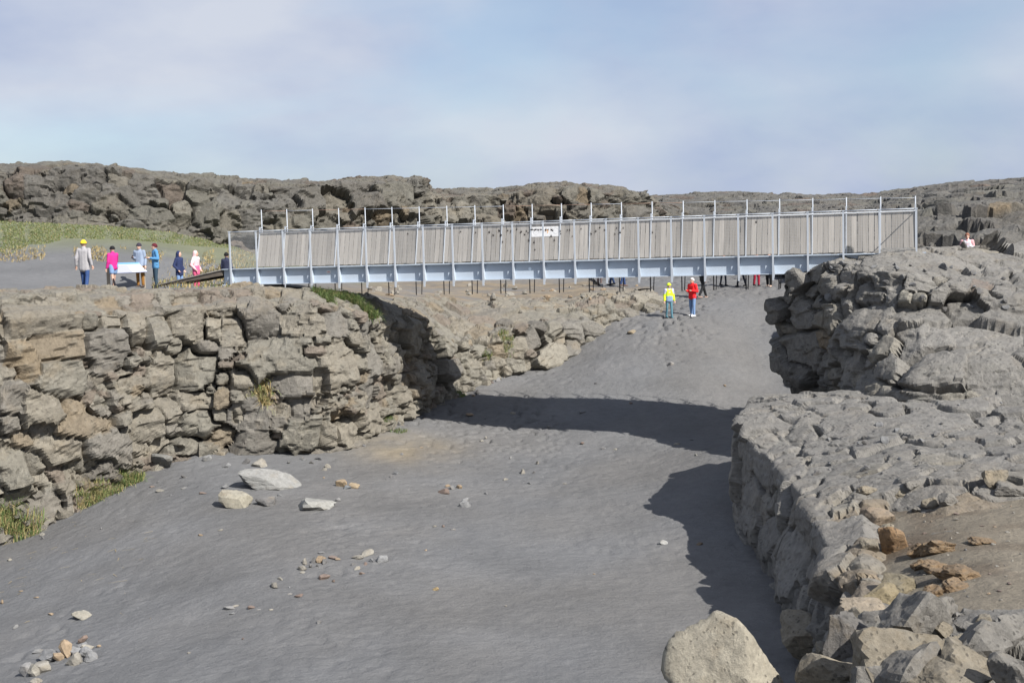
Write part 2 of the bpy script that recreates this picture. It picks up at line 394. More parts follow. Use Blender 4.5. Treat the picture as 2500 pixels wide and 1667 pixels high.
SHEETS = {}
def rock_sheet(name, sections, res, majors, sizef, tintf, mat, seed, soft=0.15, groove=0.22, gw=0.05, facet=0.35, offs=0.16,
               noise=0.05, warp=0.25, aspect=0.75, maxseed=1400, parts=300, lower=None, smooth=False, bed=0.0, wscale=1.1, th0=0.0, thj=0.5,
               sub=0.3, subh=0.05, topcalm=0.5, cell_tint=0.5, lump=0.0, soften=0.12, subwall=1.0, subtop=0.6, popen=0.45, ptop=0.2, relief=0.3, sub_open=0.35, cellblur=0):
    r = np.random.default_rng(seed); P = surf(sections, res, soft); nu, nv, _ = P.shape
    du = np.gradient(P, axis=0); dv = np.gradient(P, axis=1); N = np.cross(du, dv); N /= np.linalg.norm(N, axis=2, keepdims=True) + 1e-9
    if N[..., 2].mean() < 0: N = -N
    N = blur(N, max(1, int(0.15 / res)), 1); N /= np.linalg.norm(N, axis=2, keepdims=True) + 1e-9
    flat = P.reshape(-1, 3); X, Y, Dp = project(flat); S = []; R = []; T = []; O = []; TH = []; tang = np.arctan2(du[..., 1], du[..., 0]).ravel()
    for mj in majors:
        px, py, w, h = mj[:4]; k = np.argmin((X - px) ** 2 + (Y - py) ** 2); sc_ = Dp[k] / F; rw = max(0.12, w * sc_ * 0.5)
        S.append(flat[k]); R.append((rw, rw * r.uniform(0.9, 1.2), max(0.10, h * sc_ * 0.5))); TH.append(tang[k] + r.uniform(-0.12, 0.12))
        O.append(mj[4] if len(mj) > 4 else None); T.append(mj[5] if len(mj) > 5 else None)
    for k, p, s in scatter(flat, r, sizef, X, Y, list(S), [max(q[0], q[2]) for q in R], maxseed):
        S.append(p); R.append((s * r.uniform(0.8, 1.4), s * r.uniform(0.8, 1.2), s * aspect * r.uniform(0.65, 1.4))); O.append(None); T.append(None); TH.append(tang[k] + r.uniform(-thj, thj))
    S = np.array(S); R = np.array(R); TH = np.array(TH); n = len(S)
    Rm = R.max(1); mean_r = np.median(Rm)
    wp = np.stack([fbm(P * wscale, 3, 0.55, seed + 31 * q) for q in range(3)], -1); wp2 = np.stack([fbm(P * 5.0, 2, 0.5, seed + 7 * q) for q in range(3)], -1)
    PW = P + wp * warp * mean_r * 1.6 + wp2 * warp * mean_r * 0.22
    id1, id2, D1, D2 = worley(PW, S, R, TH)
    Rr = R.mean(1); e = (D2 - D1) * 0.5 * (Rr[id1] + Rr[id2]) * 0.5
    up_ = np.clip(N[..., 2] * 1.25 - 0.25, 0, 1); calm = 1 - topcalm * up_
    # fronts: one gently tilted plane, chipped by one or two steep ones
    q = (P - S[id1]) / Rr[id1][..., None]; h = np.full((nu, nv), 9.0)
    for k in range(2):
        a = r.uniform(0.0, 0.2, n) if k == 0 else r.uniform(0.15, 0.8, n); bvec = r.normal(0, 1, (n, 3)); bvec /= np.linalg.norm(bvec, axis=1, keepdims=True)
        bvec *= r.uniform(0.15, 0.65, (n, 1)) if k == 0 else r.uniform(0.6, 1.5, (n, 1))
        h = np.minimum(h, a[id1] + (q * bvec[id1]).sum(2))
    h = np.clip(h, -1.2, 0.4) * facet * np.minimum(Rr[id1], 0.9) * calm
    ns = max(6, n // 7); sup = S[r.choice(n, ns, replace=False)] * np.array([1, 1, 2.0]); soff = r.uniform(-1, 1, ns)
    csup = np.array([np.argmin(((sup - S[i] * np.array([1, 1, 2.0])) ** 2).sum(1)) for i in range(n)])
    off = np.array([(offs * (1.1 * soff[csup[i]] + r.uniform(-0.55, 0.55) * min(1.0, Rr[i] / mean_r)) if O[i] is None else O[i]) for i in range(n)])
    def opened(i1, i2, p_, sd_):
        lo = np.minimum(i1, i2); hi = np.maximum(i1, i2); u_ = _hash(lo, hi, lo * 0 + 3, sd_) / 65535.0; v_ = _hash(hi, lo, lo * 0 + 5, sd_ + 1) / 65535.0
        return np.where(u_ < p_, 0.45 + 1.1 * v_, 0.05)
    ismaj = np.zeros(n); ismaj[:len(majors)] = 1.0; mj_ = np.maximum(ismaj[id1], ismaj[id2])
    jo = opened(id1, id2, popen + (ptop - popen) * up_ + 0.15 * mj_, seed)
    gr = np.minimum(groove, 0.6 * Rr[id1]) * (0.4 + 0.6 * calm); gwid = np.maximum(0.012, np.minimum(gw * (1 + 0.5 * up_), 0.14 * Rr[id1]) * (1 + 0.8 * fbm(P * 1.3, 3, 0.6, seed + 5)))
    gvar = np.clip(0.8 + 1.2 * fbm(P * 0.7, 3, 0.6, seed + 77), 0.04, 1.7)
    h = h + off[id1] * calm
    if cellblur: h = blur(h[..., None], 1, cellblur)[..., 0]
    h = h - gr * jo * gvar * np.exp(-(e / gwid) ** 3) - 0.04 * gr * jo * np.exp(-e / (1.8 * gwid))
    # second generation of smaller breaks
    if sub:
        sf = lambda x_, y_, r_: sub * r_.uniform(0.6, 1.6)
        sd = scatter(flat, r, sf, X, Y, [], [], 2600, 0.8); S2 = np.array([p for _, p, _ in sd]); s2 = np.array([s for _, _, s in sd]); m2 = len(S2); k2 = np.array([k for k, _, _ in sd])
        R2 = np.c_[s2 * r.uniform(0.8, 1.5, m2), s2, s2 * r.uniform(0.5, 1.2, m2)]
        j1, j2, E1, E2 = worley(P + wp * 0.22 + wp2 * 0.05, S2, R2, tang[k2] + r.uniform(-0.7, 0.7, m2))
        e2 = (E2 - E1) * s2[j1] * 0.5; amp = np.clip(0.3 + 1.5 * fbm(P * 0.55 + 3, 3, 0.5, seed + 91), 0, 1.3) * (subwall + (subtop - subwall) * up_) * (1 - 0.4 * ismaj[id1])
        b2 = r.normal(0, 0.8, (m2, 3)); q2 = (P - S2[j1]) / s2[j1][..., None]
        h = h + amp * (subh * r.uniform(-1, 1, m2)[j1] + subh * 0.8 * np.clip((q2 * b2[j1]).sum(2), -1, 1) - subh * 1.8 * opened(j1, j2, sub_open, seed + 40) * np.exp(-(e2 / 0.03) ** 2))
    h = h + noise * 1.0 * fbm(P * 1.2, 3, 0.5, seed + 3) + noise * 1.0 * fbm(P * 4.0, 5, 0.65, seed + 9)
    if relief:
        tq = fbm(P * np.array([0.33, 0.33, 0.85]) + seed, 4, 0.55, seed + 61) * 4.0; tf_ = tq - np.floor(tq); tq = np.floor(tq) + np.clip((tf_ - 0.42) / 0.16, 0, 1)
        h = h + relief * 0.5 * tq * (1 - 0.8 * up_) * (1 - 0.35 * ismaj[id1])
    if lump: h = h + lump * up_ * fbm(P * np.array([0.8, 0.8, 0.8]), 4, 0.55, seed + 41, True)
    if bed: h = h + bed * (1 - up_) * fbm(P * np.array([0.6, 0.6, 5.0]), 3, 0.55, seed + 13, True)
    if lower is not None: h = h + lower(X.reshape(nu, nv), Y.reshape(nu, nv), P) * up_
    h = (1 - soften) * h + soften * blur(h[..., None], 1, 1)[..., 0]
    SHEETS[name] = (P, N)
    V = (P + N * h[..., None]).reshape(-1, 3)
    near_k = [np.argmin(((flat[::7] - S[i]) ** 2).sum(1)) * 7 for i in range(n)]
    tint = np.array([tintf(S[i], X[near_k[i]], Y[near_k[i]], r) if T[i] is None else np.array(T[i]) for i in range(n)])
    # regional colour: cells keep part of their own tint and take the rest from their neighbourhood
    has = np.array([t is not None for t in T]); sm = np.zeros_like(tint)
    for i in range(n):
        w = np.exp(-((S - S[i]) ** 2).sum(1) / (2 * 1.6 ** 2)); sm[i] = (tint * w[:, None]).sum(0) / w.sum()
    ct = np.where(has, 0.55, cell_tint)[:, None]; tint = tint * ct + sm * (1 - ct)
    idx = np.arange(nu * nv).reshape(nu, nv); Q = np.stack([idx[:-1, :-1], idx[1:, :-1], idx[1:, 1:], idx[:-1, 1:]], -1).reshape(-1, 4)
    v0 = V[Q[:, 0]]; nn = np.cross(V[Q[:, 1]] - v0, V[Q[:, 3]] - v0)
    if (nn * N.reshape(-1, 3)[Q[:, 0]]).sum(1).mean() < 0: Q = Q[:, ::-1]
    qid = id1.ravel()[Q[:, 0]]; vt = tint[id1.ravel()]
    root = link(name, None); root.empty_display_size = 0.3; root['kind'] = 'structure'
    cnt = np.bincount(qid, minlength=n); big = np.argsort(-cnt)[:parts]; big = big[cnt[big] > 12]
    so = np.argsort(qid, kind='stable'); st = np.searchsorted(qid[so], np.arange(n + 1)); isbig = np.zeros(n, bool); isbig[big] = True
    def put(nm, quads):
        u, inv = np.unique(quads, return_inverse=True)
        c = V[u].mean(0) if nm == 'rock' else np.zeros(3)
        o = link(nm, mesh_np(nm, V[u] - c, inv.reshape(-1, 4), mat, smooth, vt[u]), root); o.location = c
        return o
    for i in big: put('rock', Q[so[st[i]:st[i + 1]]])
    rest = Q[~isbig[qid]]
    if len(rest): put('rock_fragments', rest)['kind'] = 'stuff'
    BVH[name] = BVHTree.FromPolygons(V.tolist(), Q.tolist())
    return root

def pick(cols, wts):
    cols = np.array(cols); wts = np.array(wts, float); wts /= wts.sum()
    def f(s, x, y, r): return cols[r.choice(len(cols), p=wts)] * r.uniform(0.82, 1.15)
    return f

TAN = (0.212, 0.193, 0.156); OLV = (0.176, 0.169, 0.142); GRY = (0.155, 0.148, 0.136); OCH = (0.205, 0.152, 0.09); RED = (0.15, 0.11, 0.088); PALE = (0.25, 0.232, 0.19); DRK = (0.085, 0.081, 0.077)

# ================================================================== the setting
SANDC = np.array([0.147, 0.1475, 0.1495])
# wide ground under everything, out to the horizon
def far_tint(V): return np.tile(np.array([[0.13, 0.125, 0.12]]), (len(V), 1))
gx = np.linspace(-3500, 3500, 15)
GX, GY = np.meshgrid(gx, gx, indexing='ij'); gi = np.arange(225).reshape(15, 15)
gv = np.c_[GX.ravel(), GY.ravel(), np.full(225, -11.0)]
gq = np.stack([gi[:-1, :-1], gi[1:, :-1], gi[1:, 1:], gi[:-1, 1:]], -1).reshape(-1, 4)
tag(link('ground', mesh_np('ground', gv, gq, M_DIRT, True, far_tint(gv))), kind='structure')

# ---- canyon floor of black sand
sand_px = [(-300, 1450, 31), (0, 1330, 32.4), (140, 1285, 33.2), (330, 1165, 35), (480, 1095, 36.5), (640, 1115, 36.6), (790, 1120, 36.8), (890, 1055, 39.2),
           (1000, 1010, 42.2), (1090, 965, 44.4), (1180, 930, 45.1), (1300, 908, 46.5), (1400, 885, 47.4), (1450, 805, 49), (1540, 785, 49.6), (1690, 773, 49.4),
           (1620, 777, 48.9), (1750, 726, 53), (1600, 738, 53), (1830, 702, 56), (1650, 692, 59), (1880, 696, 54), (1520, 694, 58), (1700, 662, 66), (1900, 664, 60), (1500, 660, 66),
           (1500, 1040, 40.5), (1200, 1040, 41.3), (1700, 1055, 39.6), (1800, 1040, 39.4), (1905, 955, 44), (1895, 850, 47), (1890, 770, 50.5), (1700, 880, 45), (1500, 900, 44.8),
           (1250, 1667, 18.9), (600, 1667, 19.6), (0, 1667, 21.5), (-300, 1667, 22.5), (300, 1500, 24.6), (300, 1300, 30.3), (0, 1500, 26.2), (1700, 1667, 18.6), (1250, 1450, 23.9), (600, 1400, 25.4), (1250, 1300, 29), (1700, 1300, 28.4),
           (1570, 1150, 35), (1000, 1150, 35.3), (1790, 1400, 25.2), (1250, 1900, 14.6), (0, 1900, 16.8), (1800, 1900, 14.4), (1950, 1300, 27.5), (2000, 1100, 33)]
sand_ctl = [W(*p) for p in sand_px]
SAND = TPS(sand_ctl, 0.5)
def sand_z(XY):
    P = np.c_[XY, np.zeros(len(XY))]; z = SAND(XY)
    z = z + 0.05 * fbm(P * 0.45, 3, 0.5, 41)
    far = np.clip((XY[:, 1] - 43) / 5, 0, 1)                                  # trampled part beneath and behind the bridge
    pit = np.clip(vnoise(P * np.array([4.2, 3.2, 1]), 60) - 0.5, 0, 1) + np.clip(vnoise(P * np.array([5.2, 4.3, 1]) + 9, 61) - 0.5, 0, 1)
    path = np.clip(0.55 + 1.6 * fbm(P * np.array([0.28, 0.12, 1]), 3, 0.5, 64), 0.1, 1.4)
    z = z - (0.10 + 0.34 * far) * path * pit + 0.024 * fbm(P * 2.8, 3, 0.55, 62)
    return z
def sand_tint(V):
    X, Y, _ = project(V); t = np.tile(SANDC, (len(V), 1)); n = fbm(np.c_[V[:, :2] * 0.5, V[:, 2] * 0], 4, 0.55, 17)
    t = t * (1 + 0.10 * n[:, None])
    # ochre silt washed out at the cliff foot
    g = np.exp(-(((V[:, 0] - W(985, 1080, 38)[0]) / 1.9) ** 2 + ((V[:, 1] - W(985, 1080, 38)[1]) / 2.0) ** 2)) * np.clip(0.55 + 1.3 * n, 0, 1)
    t = t + g[:, None] * np.array([0.085, 0.05, -0.005])
    # browner sand close to the shaded wall
    br = np.clip(0.5 + 1.5 * fbm(np.c_[V[:, :2] * 0.22, V[:, 2] * 0], 3, 0.5, 23), 0, 1)[:, None]
    return t * (1 + br * np.array([0.04, 0.01, -0.03]))
left_edge = [W(-900, 1450, 31), W(-150, 1300, 34), W(100, 1230, 36), W(300, 1120, 38), W(480, 1050, 40), W(700, 1020, 42), W(850, 980, 43.5), W(1040, 900, 47.5), W(1250, 850, 51), W(1400, 800, 53), W(1480, 720, 56), W(1400, 660, 72)]
sand_poly = [(-26, 14)] + [(p[0], p[1]) for p in left_edge] + [(22, 80), (14.5, 50), (13, 38), (10.5, 30), (9.5, 14)]
grid_mesh('sand', -24, 22, 14.5, 80, 0.082, sand_z, M_SAND, sand_tint, lambda V: inside(sand_poly, V[:, :2]))

# ---- left plateau and the grassy dune behind it
plat_px = [(-300, 715, 35), (0, 708, 36.2), (190, 709, 37.6), (200, 708, 39.6), (270, 704, 40), (340, 702, 40.5), (380, 700, 41), (440, 713, 44), (481, 711, 45), (556, 712, 45.2), (382, 704, 41.8), (345, 704, 38.7), (490, 702, 39.3), (640, 700, 40.5), (790, 706, 41.3),
           (880, 718, 42.4), (930, 726, 44.2), (1040, 728, 48), (1120, 735, 52), (1280, 734, 53), (1380, 730, 53.5), (1480, 709, 55), (1590, 703, 56),
           (560, 690, 44), (700, 690, 46), (900, 700, 50), (1100, 700, 57), (1300, 690, 62), (1500, 672, 64), (1000, 670, 63), (1300, 650, 68), (1550, 655, 70), (700, 665, 60), (600, 640, 62),
           (0, 690, 40), (-300, 690, 38), (100, 650, 46), (300, 655, 46), (450, 650, 48), (-200, 650, 45), (0, 600, 54), (200, 590, 56), (400, 600, 56), (-300, 585, 55), (40, 552, 60), (0, 540, 63), (200, 545, 64), (330, 553, 64), (450, 572, 64),
           (560, 600, 65), (-350, 540, 63), (540, 645, 54), (0, 540, 68), (300, 548, 69), (560, 595, 70), (-350, 535, 68), (800, 655, 68), (1050, 650, 72)]
PLAT = TPS([W(*p) for p in plat_px], 0.04)
def plat_z(XY):
    P = np.c_[XY, np.zeros(len(XY))]
    return PLAT(XY) - 0.05 + 0.05 * fbm(P * 0.7, 4, 0.5, 51) + 0.02 * fbm(P * 3, 3, 0.5, 52)
def plat_tint(V):
    X, Y, _ = project(V); n = fbm(np.c_[V[:, :2] * 0.6, V[:, 2] * 0], 4, 0.6, 27); n2 = fbm(np.c_[V[:, :2] * 2.4, V[:, 2] * 0], 3, 0.6, 28)
    t = np.tile(SANDC * 1.06, (len(V), 1))
    cx = V[:, 0]; cy = V[:, 1]
    tan = np.clip((cx + 9.5) / 3.0, 0, 1) * np.clip((76 - cy) / 6, 0, 1) * np.clip(0.75 + 0.9 * n + 0.5 * n2, 0, 1)    # bare tan rock and dirt around the landing
    t = t * (1 - tan[:, None]) + tan[:, None] * np.array([0.215, 0.175, 0.125]) * (1 + 0.35 * n2[:, None])
    dn = np.clip((cy - 58) / 8, 0, 1) * np.clip((-6 - cx) / 4, 0, 1)
    t = t * (1 - 0.75 * dn[:, None]) + 0.75 * dn[:, None] * np.array([0.165, 0.175, 0.10])
    return t
rim = [W(-700, 712, 34), W(-250, 715, 34.8), W(0, 708, 36), W(185, 708, 37.4), W(345, 703, 38.5), W(490, 700, 39.3), W(640, 698, 40.3), W(790, 704, 40.8), W(880, 716, 41.8), W(930, 724, 43.8), W(1040, 726, 47.8), W(1120, 733, 51.8), W(1280, 733, 52.8), W(1380, 729, 53.3), W(1480, 708, 54.8), W(1590, 703, 55.8)]
plat_poly = [(p[0], p[1]) for p in rim] + [(9, 72), (9, 86), (-45, 86), (-45, 30)]
grid_mesh('plateau', -44, 9, 30, 85, 0.16, plat_z, M_SAND, plat_tint, lambda V: inside(plat_poly, V[:, :2]))

# ---- left canyon wall
LEFT = [
 [(-260, 1540, 31), (-255, 1420, 31.2), (-250, 1100, 31.4), (-250, 800, 31.8), (-250, 765, 32.8), (-250, 735, 33), (-250, 715, 35)],
 [(0, 1410, 32.2), (0, 1330, 32.4), (0, 1050, 32.5), (0, 775, 32.9), (0, 752, 33.7), (0, 728, 33.9), (0, 708, 36.2)],
 [(185, 1340, 33.4), (185, 1265, 33.6), (180, 1000, 33.8), (180, 760, 34.1), (180, 745, 34.9), (180, 722, 35.2), (185, 708, 37.6)],
 [(340, 1230, 35), (340, 1160, 35.1), (340, 950, 35.3), (340, 765, 35.5), (340, 745, 36.2), (340, 718, 36.5), (345, 703, 38.7)],
 [(480, 1170, 36.4), (480, 1090, 36.5), (480, 930, 36.5), (485, 752, 36.7), (490, 738, 37.4), (490, 712, 37.6), (490, 700, 39.5)],
 [(640, 1190, 36.6), (640, 1110, 36.6), (640, 930, 36.8), (640, 740, 37.2), (640, 728, 38.2), (640, 704, 38.6), (640, 698, 40.5)],
 [(765, 1200, 36.7), (765, 1120, 36.7), (765, 930, 37), (770, 740, 37.3), (775, 728, 38.3), (780, 712, 38.8), (790, 704, 41)],
 [(860, 1150, 37.6), (860, 1075, 37.7), (865, 930, 37.8), (870, 765, 38), (870, 752, 39), (872, 735, 39.6), (880, 716, 42)],
 [(930, 1090, 39.3), (930, 1020, 39.6), (930, 900, 39.8), (930, 780, 40), (930, 762, 41), (930, 745, 41.6), (930, 724, 44)],
 [(1075, 1030, 43), (1075, 960, 43.2), (1065, 880, 43), (1050, 800, 43), (1045, 775, 44), (1040, 755, 45), (1040, 726, 48)],
 [(1190, 990, 45), (1185, 930, 45.2), (1175, 890, 45.7), (1160, 845, 46), (1140, 810, 47), (1125, 775, 48), (1120, 733, 52)],
 [(1310, 970, 46.4), (1305, 905, 46.6), (1300, 850, 47), (1300, 790, 47.5), (1290, 775, 48.5), (1285, 760, 49.2), (1280, 733, 53)],
 [(1420, 940, 47.2), (1410, 880, 47.5), (1405, 840, 48), (1400, 790, 48.3), (1395, 770, 49), (1390, 755, 49.7), (1380, 729, 53.5)],
 [(1510, 860, 49), (1505, 800, 49.3), (1500, 775, 49.6), (1495, 755, 50), (1490, 735, 50.8), (1485, 718, 51.3), (1480, 708, 55)],
 [(1655, 800, 50.6), (1650, 765, 50.8), (1640, 755, 51), (1635, 745, 51.3), (1625, 730, 51.8), (1610, 714, 52.3), (1590, 703, 56)],
]
MJL = [(100, 787, 205, 70, .15), (60, 880, 75, 90, .12, OCH), (150, 850, 140, 80, .1), (155, 922, 130, 95, .22, OLV), (268, 860, 120, 115, .0, GRY), (230, 775, 50, 50), (282, 775, 55, 45), (333, 805, 65, 95, .02, TAN), (388, 803, 58, 85, .05),
       (460, 795, 100, 75, .12, TAN), (520, 800, 45, 65, .16, PALE), (572, 815, 60, 80, .05), (485, 908, 100, 100, .16, OLV), (395, 915, 70, 105, .02, TAN), (25, 970, 60, 85, .2, GRY), (95, 1000, 88, 85, .2, TAN), (25, 1040, 55, 50, .0, GRY),
       (100, 1048, 60, 45, -.25, GRY), (470, 980, 100, 48, .02), (540, 972, 42, 45), (478, 1035, 115, 68, .14, OLV), (360, 1042, 115, 68, .1, TAN), (205, 1045, 130, 55, .0), (140, 1095, 130, 65, .02), (260, 1080, 115, 60, .12, GRY), (35, 1155, 75, 105, .2, OLV),
       (93, 1125, 48, 60), (395, 1085, 50, 40), (458, 1090, 60, 50), (262, 1150, 65, 50, .15, DRK), (590, 1020, 65, 60), (200, 740, 100, 30), (270, 735, 70, 32, None, OCH), (350, 730, 60, 32), (405, 727, 50, 32), (460, 726, 60, 30), (520, 722, 55, 35), (590, 715, 70, 45, .1), (40, 745, 70, 28),
       (638, 782, 95, 100, .22, GRY), (733, 773, 95, 95, .2, TAN), (822, 783, 70, 85, .0, GRY), (890, 797, 62, 62, .05, GRY), (675, 868, 185, 92, .3, OLV), (823, 890, 110, 135, .2, TAN), (705, 937, 100, 55, .12, GRY), (778, 925, 35, 60, .05, TAN),
       (905, 870, 65, 120, .0, GRY), (900, 955, 50, 100, .0, GRY), (938, 945, 50, 75), (883, 980, 55, 40, .15, TAN), (610, 1022, 125, 65, .1, GRY), (730, 1000, 60, 55, -.1, GRY), (612, 1080, 130, 65, .08, DRK), (740, 1065, 105, 95, .12, OLV), (802, 1060, 48, 85, .1, TAN), (862, 1050, 70, 80, .02, TAN),
       (1010, 820, 85, 80, .25, TAN), (1068, 805, 35, 45), (945, 808, 40, 60), (1097, 800, 45, 60), (1100, 850, 65, 60, .2), (1100, 900, 90, 50, .35, GRY), (1165, 852, 50, 45, .15), (1160, 885, 45, 40), (1212, 857, 40, 35), (1215, 885, 40, 30), (960, 757, 90, 35), (1040, 760, 70, 40), (1100, 765, 60, 40),
       (1235, 790, 35, 40, .2, DRK), (1270, 800, 35, 50, .2), (1310, 790, 40, 50, .25, DRK), (1345, 800, 45, 60, .2), (1400, 800, 55, 80, .05, GRY), (1440, 795, 70, 70, .05, GRY), (1345, 872, 90, 55, .4, PALE), (1400, 850, 45, 60, .15, GRY), (1260, 850, 50, 60, .1), (1255, 895, 50, 30, .2), (1300, 830, 50, 60, .1, GRY),
       (1480, 714, 45, 28, .2), (1516, 731, 40, 25, .2), (1565, 731, 48, 38, .25, PALE), (1600, 728, 58, 40, .2, PALE), (1428, 712, 45, 22, .2, TAN)]
def size_left(x, y, r):
    if 215 < x < 365 and 850 < y < 1000: return r.uniform(0.13, 0.24)
    if 765 < x < 880 and 945 < y < 1015: return r.uniform(0.10, 0.17)
    if 920 < x < 1230 and y > 820: return r.uniform(0.16, 0.36)
    if y < 750: return r.uniform(0.18, 0.45)
    return r.uniform(0.2, 0.45) if r.random() < 0.4 else r.uniform(0.45, 0.75)
rock_sheet('cliff', LEFT, 0.056, MJL, size_left, pick([TAN, OLV, GRY, OCH, RED, PALE], [4, 4, 2.5, 1.2, 1.4, 1]), M_LEFT, 11, soft=0.10, groove=0.6, gw=0.06, facet=0.8, offs=0.24, noise=0.03, warp=0.16, bed=0.02, maxseed=1000, thj=0.35, aspect=0.75, sub=0.25, subh=0.075, topcalm=0.6, relief=0.30, popen=0.48, cell_tint=0.4)

# ---- right canyon wall, far headland that carries the bridge
def G(k): return tuple(np.array(GRY) * k)
HEADA = [
 [(2500, 1010, 38.5), (2490, 900, 38.2), (2480, 800, 37.8), (2470, 740, 37.4), (2465, 680, 37.3), (2465, 655, 37.4), (2465, 632, 37.6), (2470, 610, 38)],
 [(1960, 1030, 37.6), (1915, 930, 36.9), (1892, 790, 36.4), (1890, 745, 36.2), (1902, 672, 36), (1945, 654, 36.1), (2000, 642, 36.6), (2060, 632, 37)],
 [(1990, 1030, 35.5), (1985, 900, 35.3), (1978, 790, 35.2), (1982, 740, 35), (1990, 652, 34.6), (2005, 630, 34.5), (2060, 613, 35), (2120, 606, 36.8)],
 [(2060, 1030, 32.2), (2062, 900, 32.4), (2065, 800, 32.6), (2080, 740, 33.2), (2095, 657, 33.3), (2110, 632, 33.6), (2150, 608, 34.3), (2220, 598, 37)],
 [(2150, 1060, 29.8), (2150, 920, 30.2), (2150, 800, 31.3), (2160, 745, 32.2), (2170, 662, 32.4), (2185, 642, 33), (2240, 603, 34.3), (2290, 592, 37.2)],
 [(2250, 1030, 28.5), (2250, 900, 29.2), (2245, 800, 30.6), (2255, 757, 31.6), (2265, 680, 31.9), (2280, 655, 32.8), (2330, 606, 35), (2370, 590, 38)],
 [(2350, 1020, 28), (2350, 890, 29), (2350, 812, 30.4), (2360, 765, 31.5), (2368, 705, 31.8), (2380, 680, 32.8), (2420, 606, 36), (2440, 585, 39)],
 [(2650, 1020, 26.6), (2650, 890, 28), (2650, 835, 29.3), (2650, 790, 30.6), (2650, 745, 31), (2650, 710, 32), (2650, 595, 37), (2700, 572, 42)],
]
MJA = [(1941, 690, 80, 73, .25, GRY), (1898, 755, 48, 62, .3, GRY), (1957, 763, 70, 72, .0), (2020, 700, 70, 90, .05), (2028, 782, 95, 75, .05), (1975, 853, 180, 70, .1), (1980, 920, 180, 70, .0), (2073, 712, 55, 50, .2), (2115, 740, 60, 110, .1), (2160, 722, 40, 40),
       (2130, 665, 80, 45, .1), (2180, 675, 60, 50), (2207, 680, 35, 50), (2272, 678, 35, 55, None, DRK), (2300, 680, 40, 50), (2195, 708, 38, 35), (2210, 733, 45, 42, .2, PALE), (2243, 732, 50, 45, .15, PALE), (2288, 728, 55, 55, .2, GRY), (2340, 700, 45, 50, None, OCH), (2394, 695, 60, 45, None, RED), (2440, 712, 50, 50),
       (2140, 870, 125, 150, .45, GRY), (2238, 835, 70, 60, .2), (2226, 780, 60, 60, .2), (2022, 645, 40, 35), (2058, 642, 30, 35), (2085, 640, 35, 35), (2130, 636, 50, 30)]
def size_a(x, y, r):
    if x > 2160 and y > 770 or y < 640: return r.uniform(0.7, 1.5)
    return r.uniform(0.3, 0.55) if r.random() < 0.35 else r.uniform(0.55, 1.0)
rock_sheet('headland', HEADA, 0.06, MJA, size_a, pick([G(1.1), G(1.25), G(0.98), TAN, OCH], [5, 4, 3, 1.2, .35]), M_RIGHT, 23, soft=0.07, groove=0.5, gw=0.05, facet=0.6, offs=0.2, noise=0.04, warp=0.16, bed=0.02, maxseed=600, thj=0.35, sub=0.38, subh=0.06, topcalm=0.65, lump=0.06, subwall=0.4, subtop=0.7, relief=0.24, popen=0.6, ptop=0.38, aspect=0.95, soften=0.14, lower=lambda X, Y, P: np.where(Y < 660, -0.16, 0.0))

# ---- right canyon wall, near headland
def wall_sec(r, tops, out=0.1, zm=-4.8, zl=-5.0, zb=-6.6, ob=None):
    """a canyon wall section: foot, lip of the lower tier, foot of the upper tier, rim and the ground behind"""
    R = W(*r); ob = out if ob is None else ob; zl = -5.5; dz = R[2] - zl; w = lambda dx, z: ('w', R[0] - dx, R[1] - 0.15 * dx, z)
    return [w(ob, zb), w(out, zl - 0.4), w(out * 0.92, zl), w(out * 0.48, R[2] - 0.58 * dz), w(out * 0.30, R[2] - 0.5 * dz), r] + tops
HEADB = [
 wall_sec((2150, 956, 31.5), [(2200, 956, 31), (2350, 950, 29.6), (2650, 945, 28)], 0.05, -3.6, -4.0),
 wall_sec((1905, 964, 32.6), [(2000, 962, 31.4), (2250, 956, 29.8), (2650, 950, 28)], 0.05, -4.2, -4.5),
 wall_sec((1838, 974, 32.2), [(1900, 968, 31.4), (2200, 966, 29.4), (2650, 960, 27.6)], 0.05, -4.4, -4.7),
 wall_sec((1800, 1012, 29.6), [(1890, 1000, 29.4), (2200, 990, 28.4), (2650, 985, 26.6)], 0.08, -4.6, -4.8),
 wall_sec((1800, 1030, 29.0), [(1890, 1012, 29), (2200, 1000, 28), (2650, 995, 26.2)], 0.12, -4.8, -4.9),
 wall_sec((1856, 1100, 27.5), [(1955, 1080, 27.4), (2200, 1050, 26.4), (2650, 1040, 25.2)], 0.45, ob=0.45),
 wall_sec((1928, 1172, 24.4), [(2010, 1150, 24.5), (2250, 1120, 23.8), (2650, 1110, 23)], 0.5, ob=0.5),
 wall_sec((2012, 1298, 20.7), [(2090, 1264, 20.9), (2300, 1210, 20.6), (2650, 1190, 20)], 0.5, ob=0.5),
 wall_sec((2040, 1445, 17.3), [(2130, 1376, 17.6), (2350, 1310, 17.4), (2650, 1290, 17.2)], 0.5, ob=0.5),
 wall_sec((2075, 1570, 14.3), [(2180, 1480, 14.5), (2380, 1420, 14.4), (2650, 1400, 14.3)], 0.40, -5.0, -5.2, ob=0.3),
 wall_sec((1950, 1740, 11.8), [(2150, 1600, 12), (2380, 1540, 12), (2650, 1520, 12)], 0.40, -5.0, -5.2, ob=0.3),
 wall_sec((1850, 1950, 9.4), [(2150, 1800, 9.6), (2380, 1740, 9.6), (2650, 1720, 9.6)], 0.40, -5.0, -5.2, ob=0.3),
]
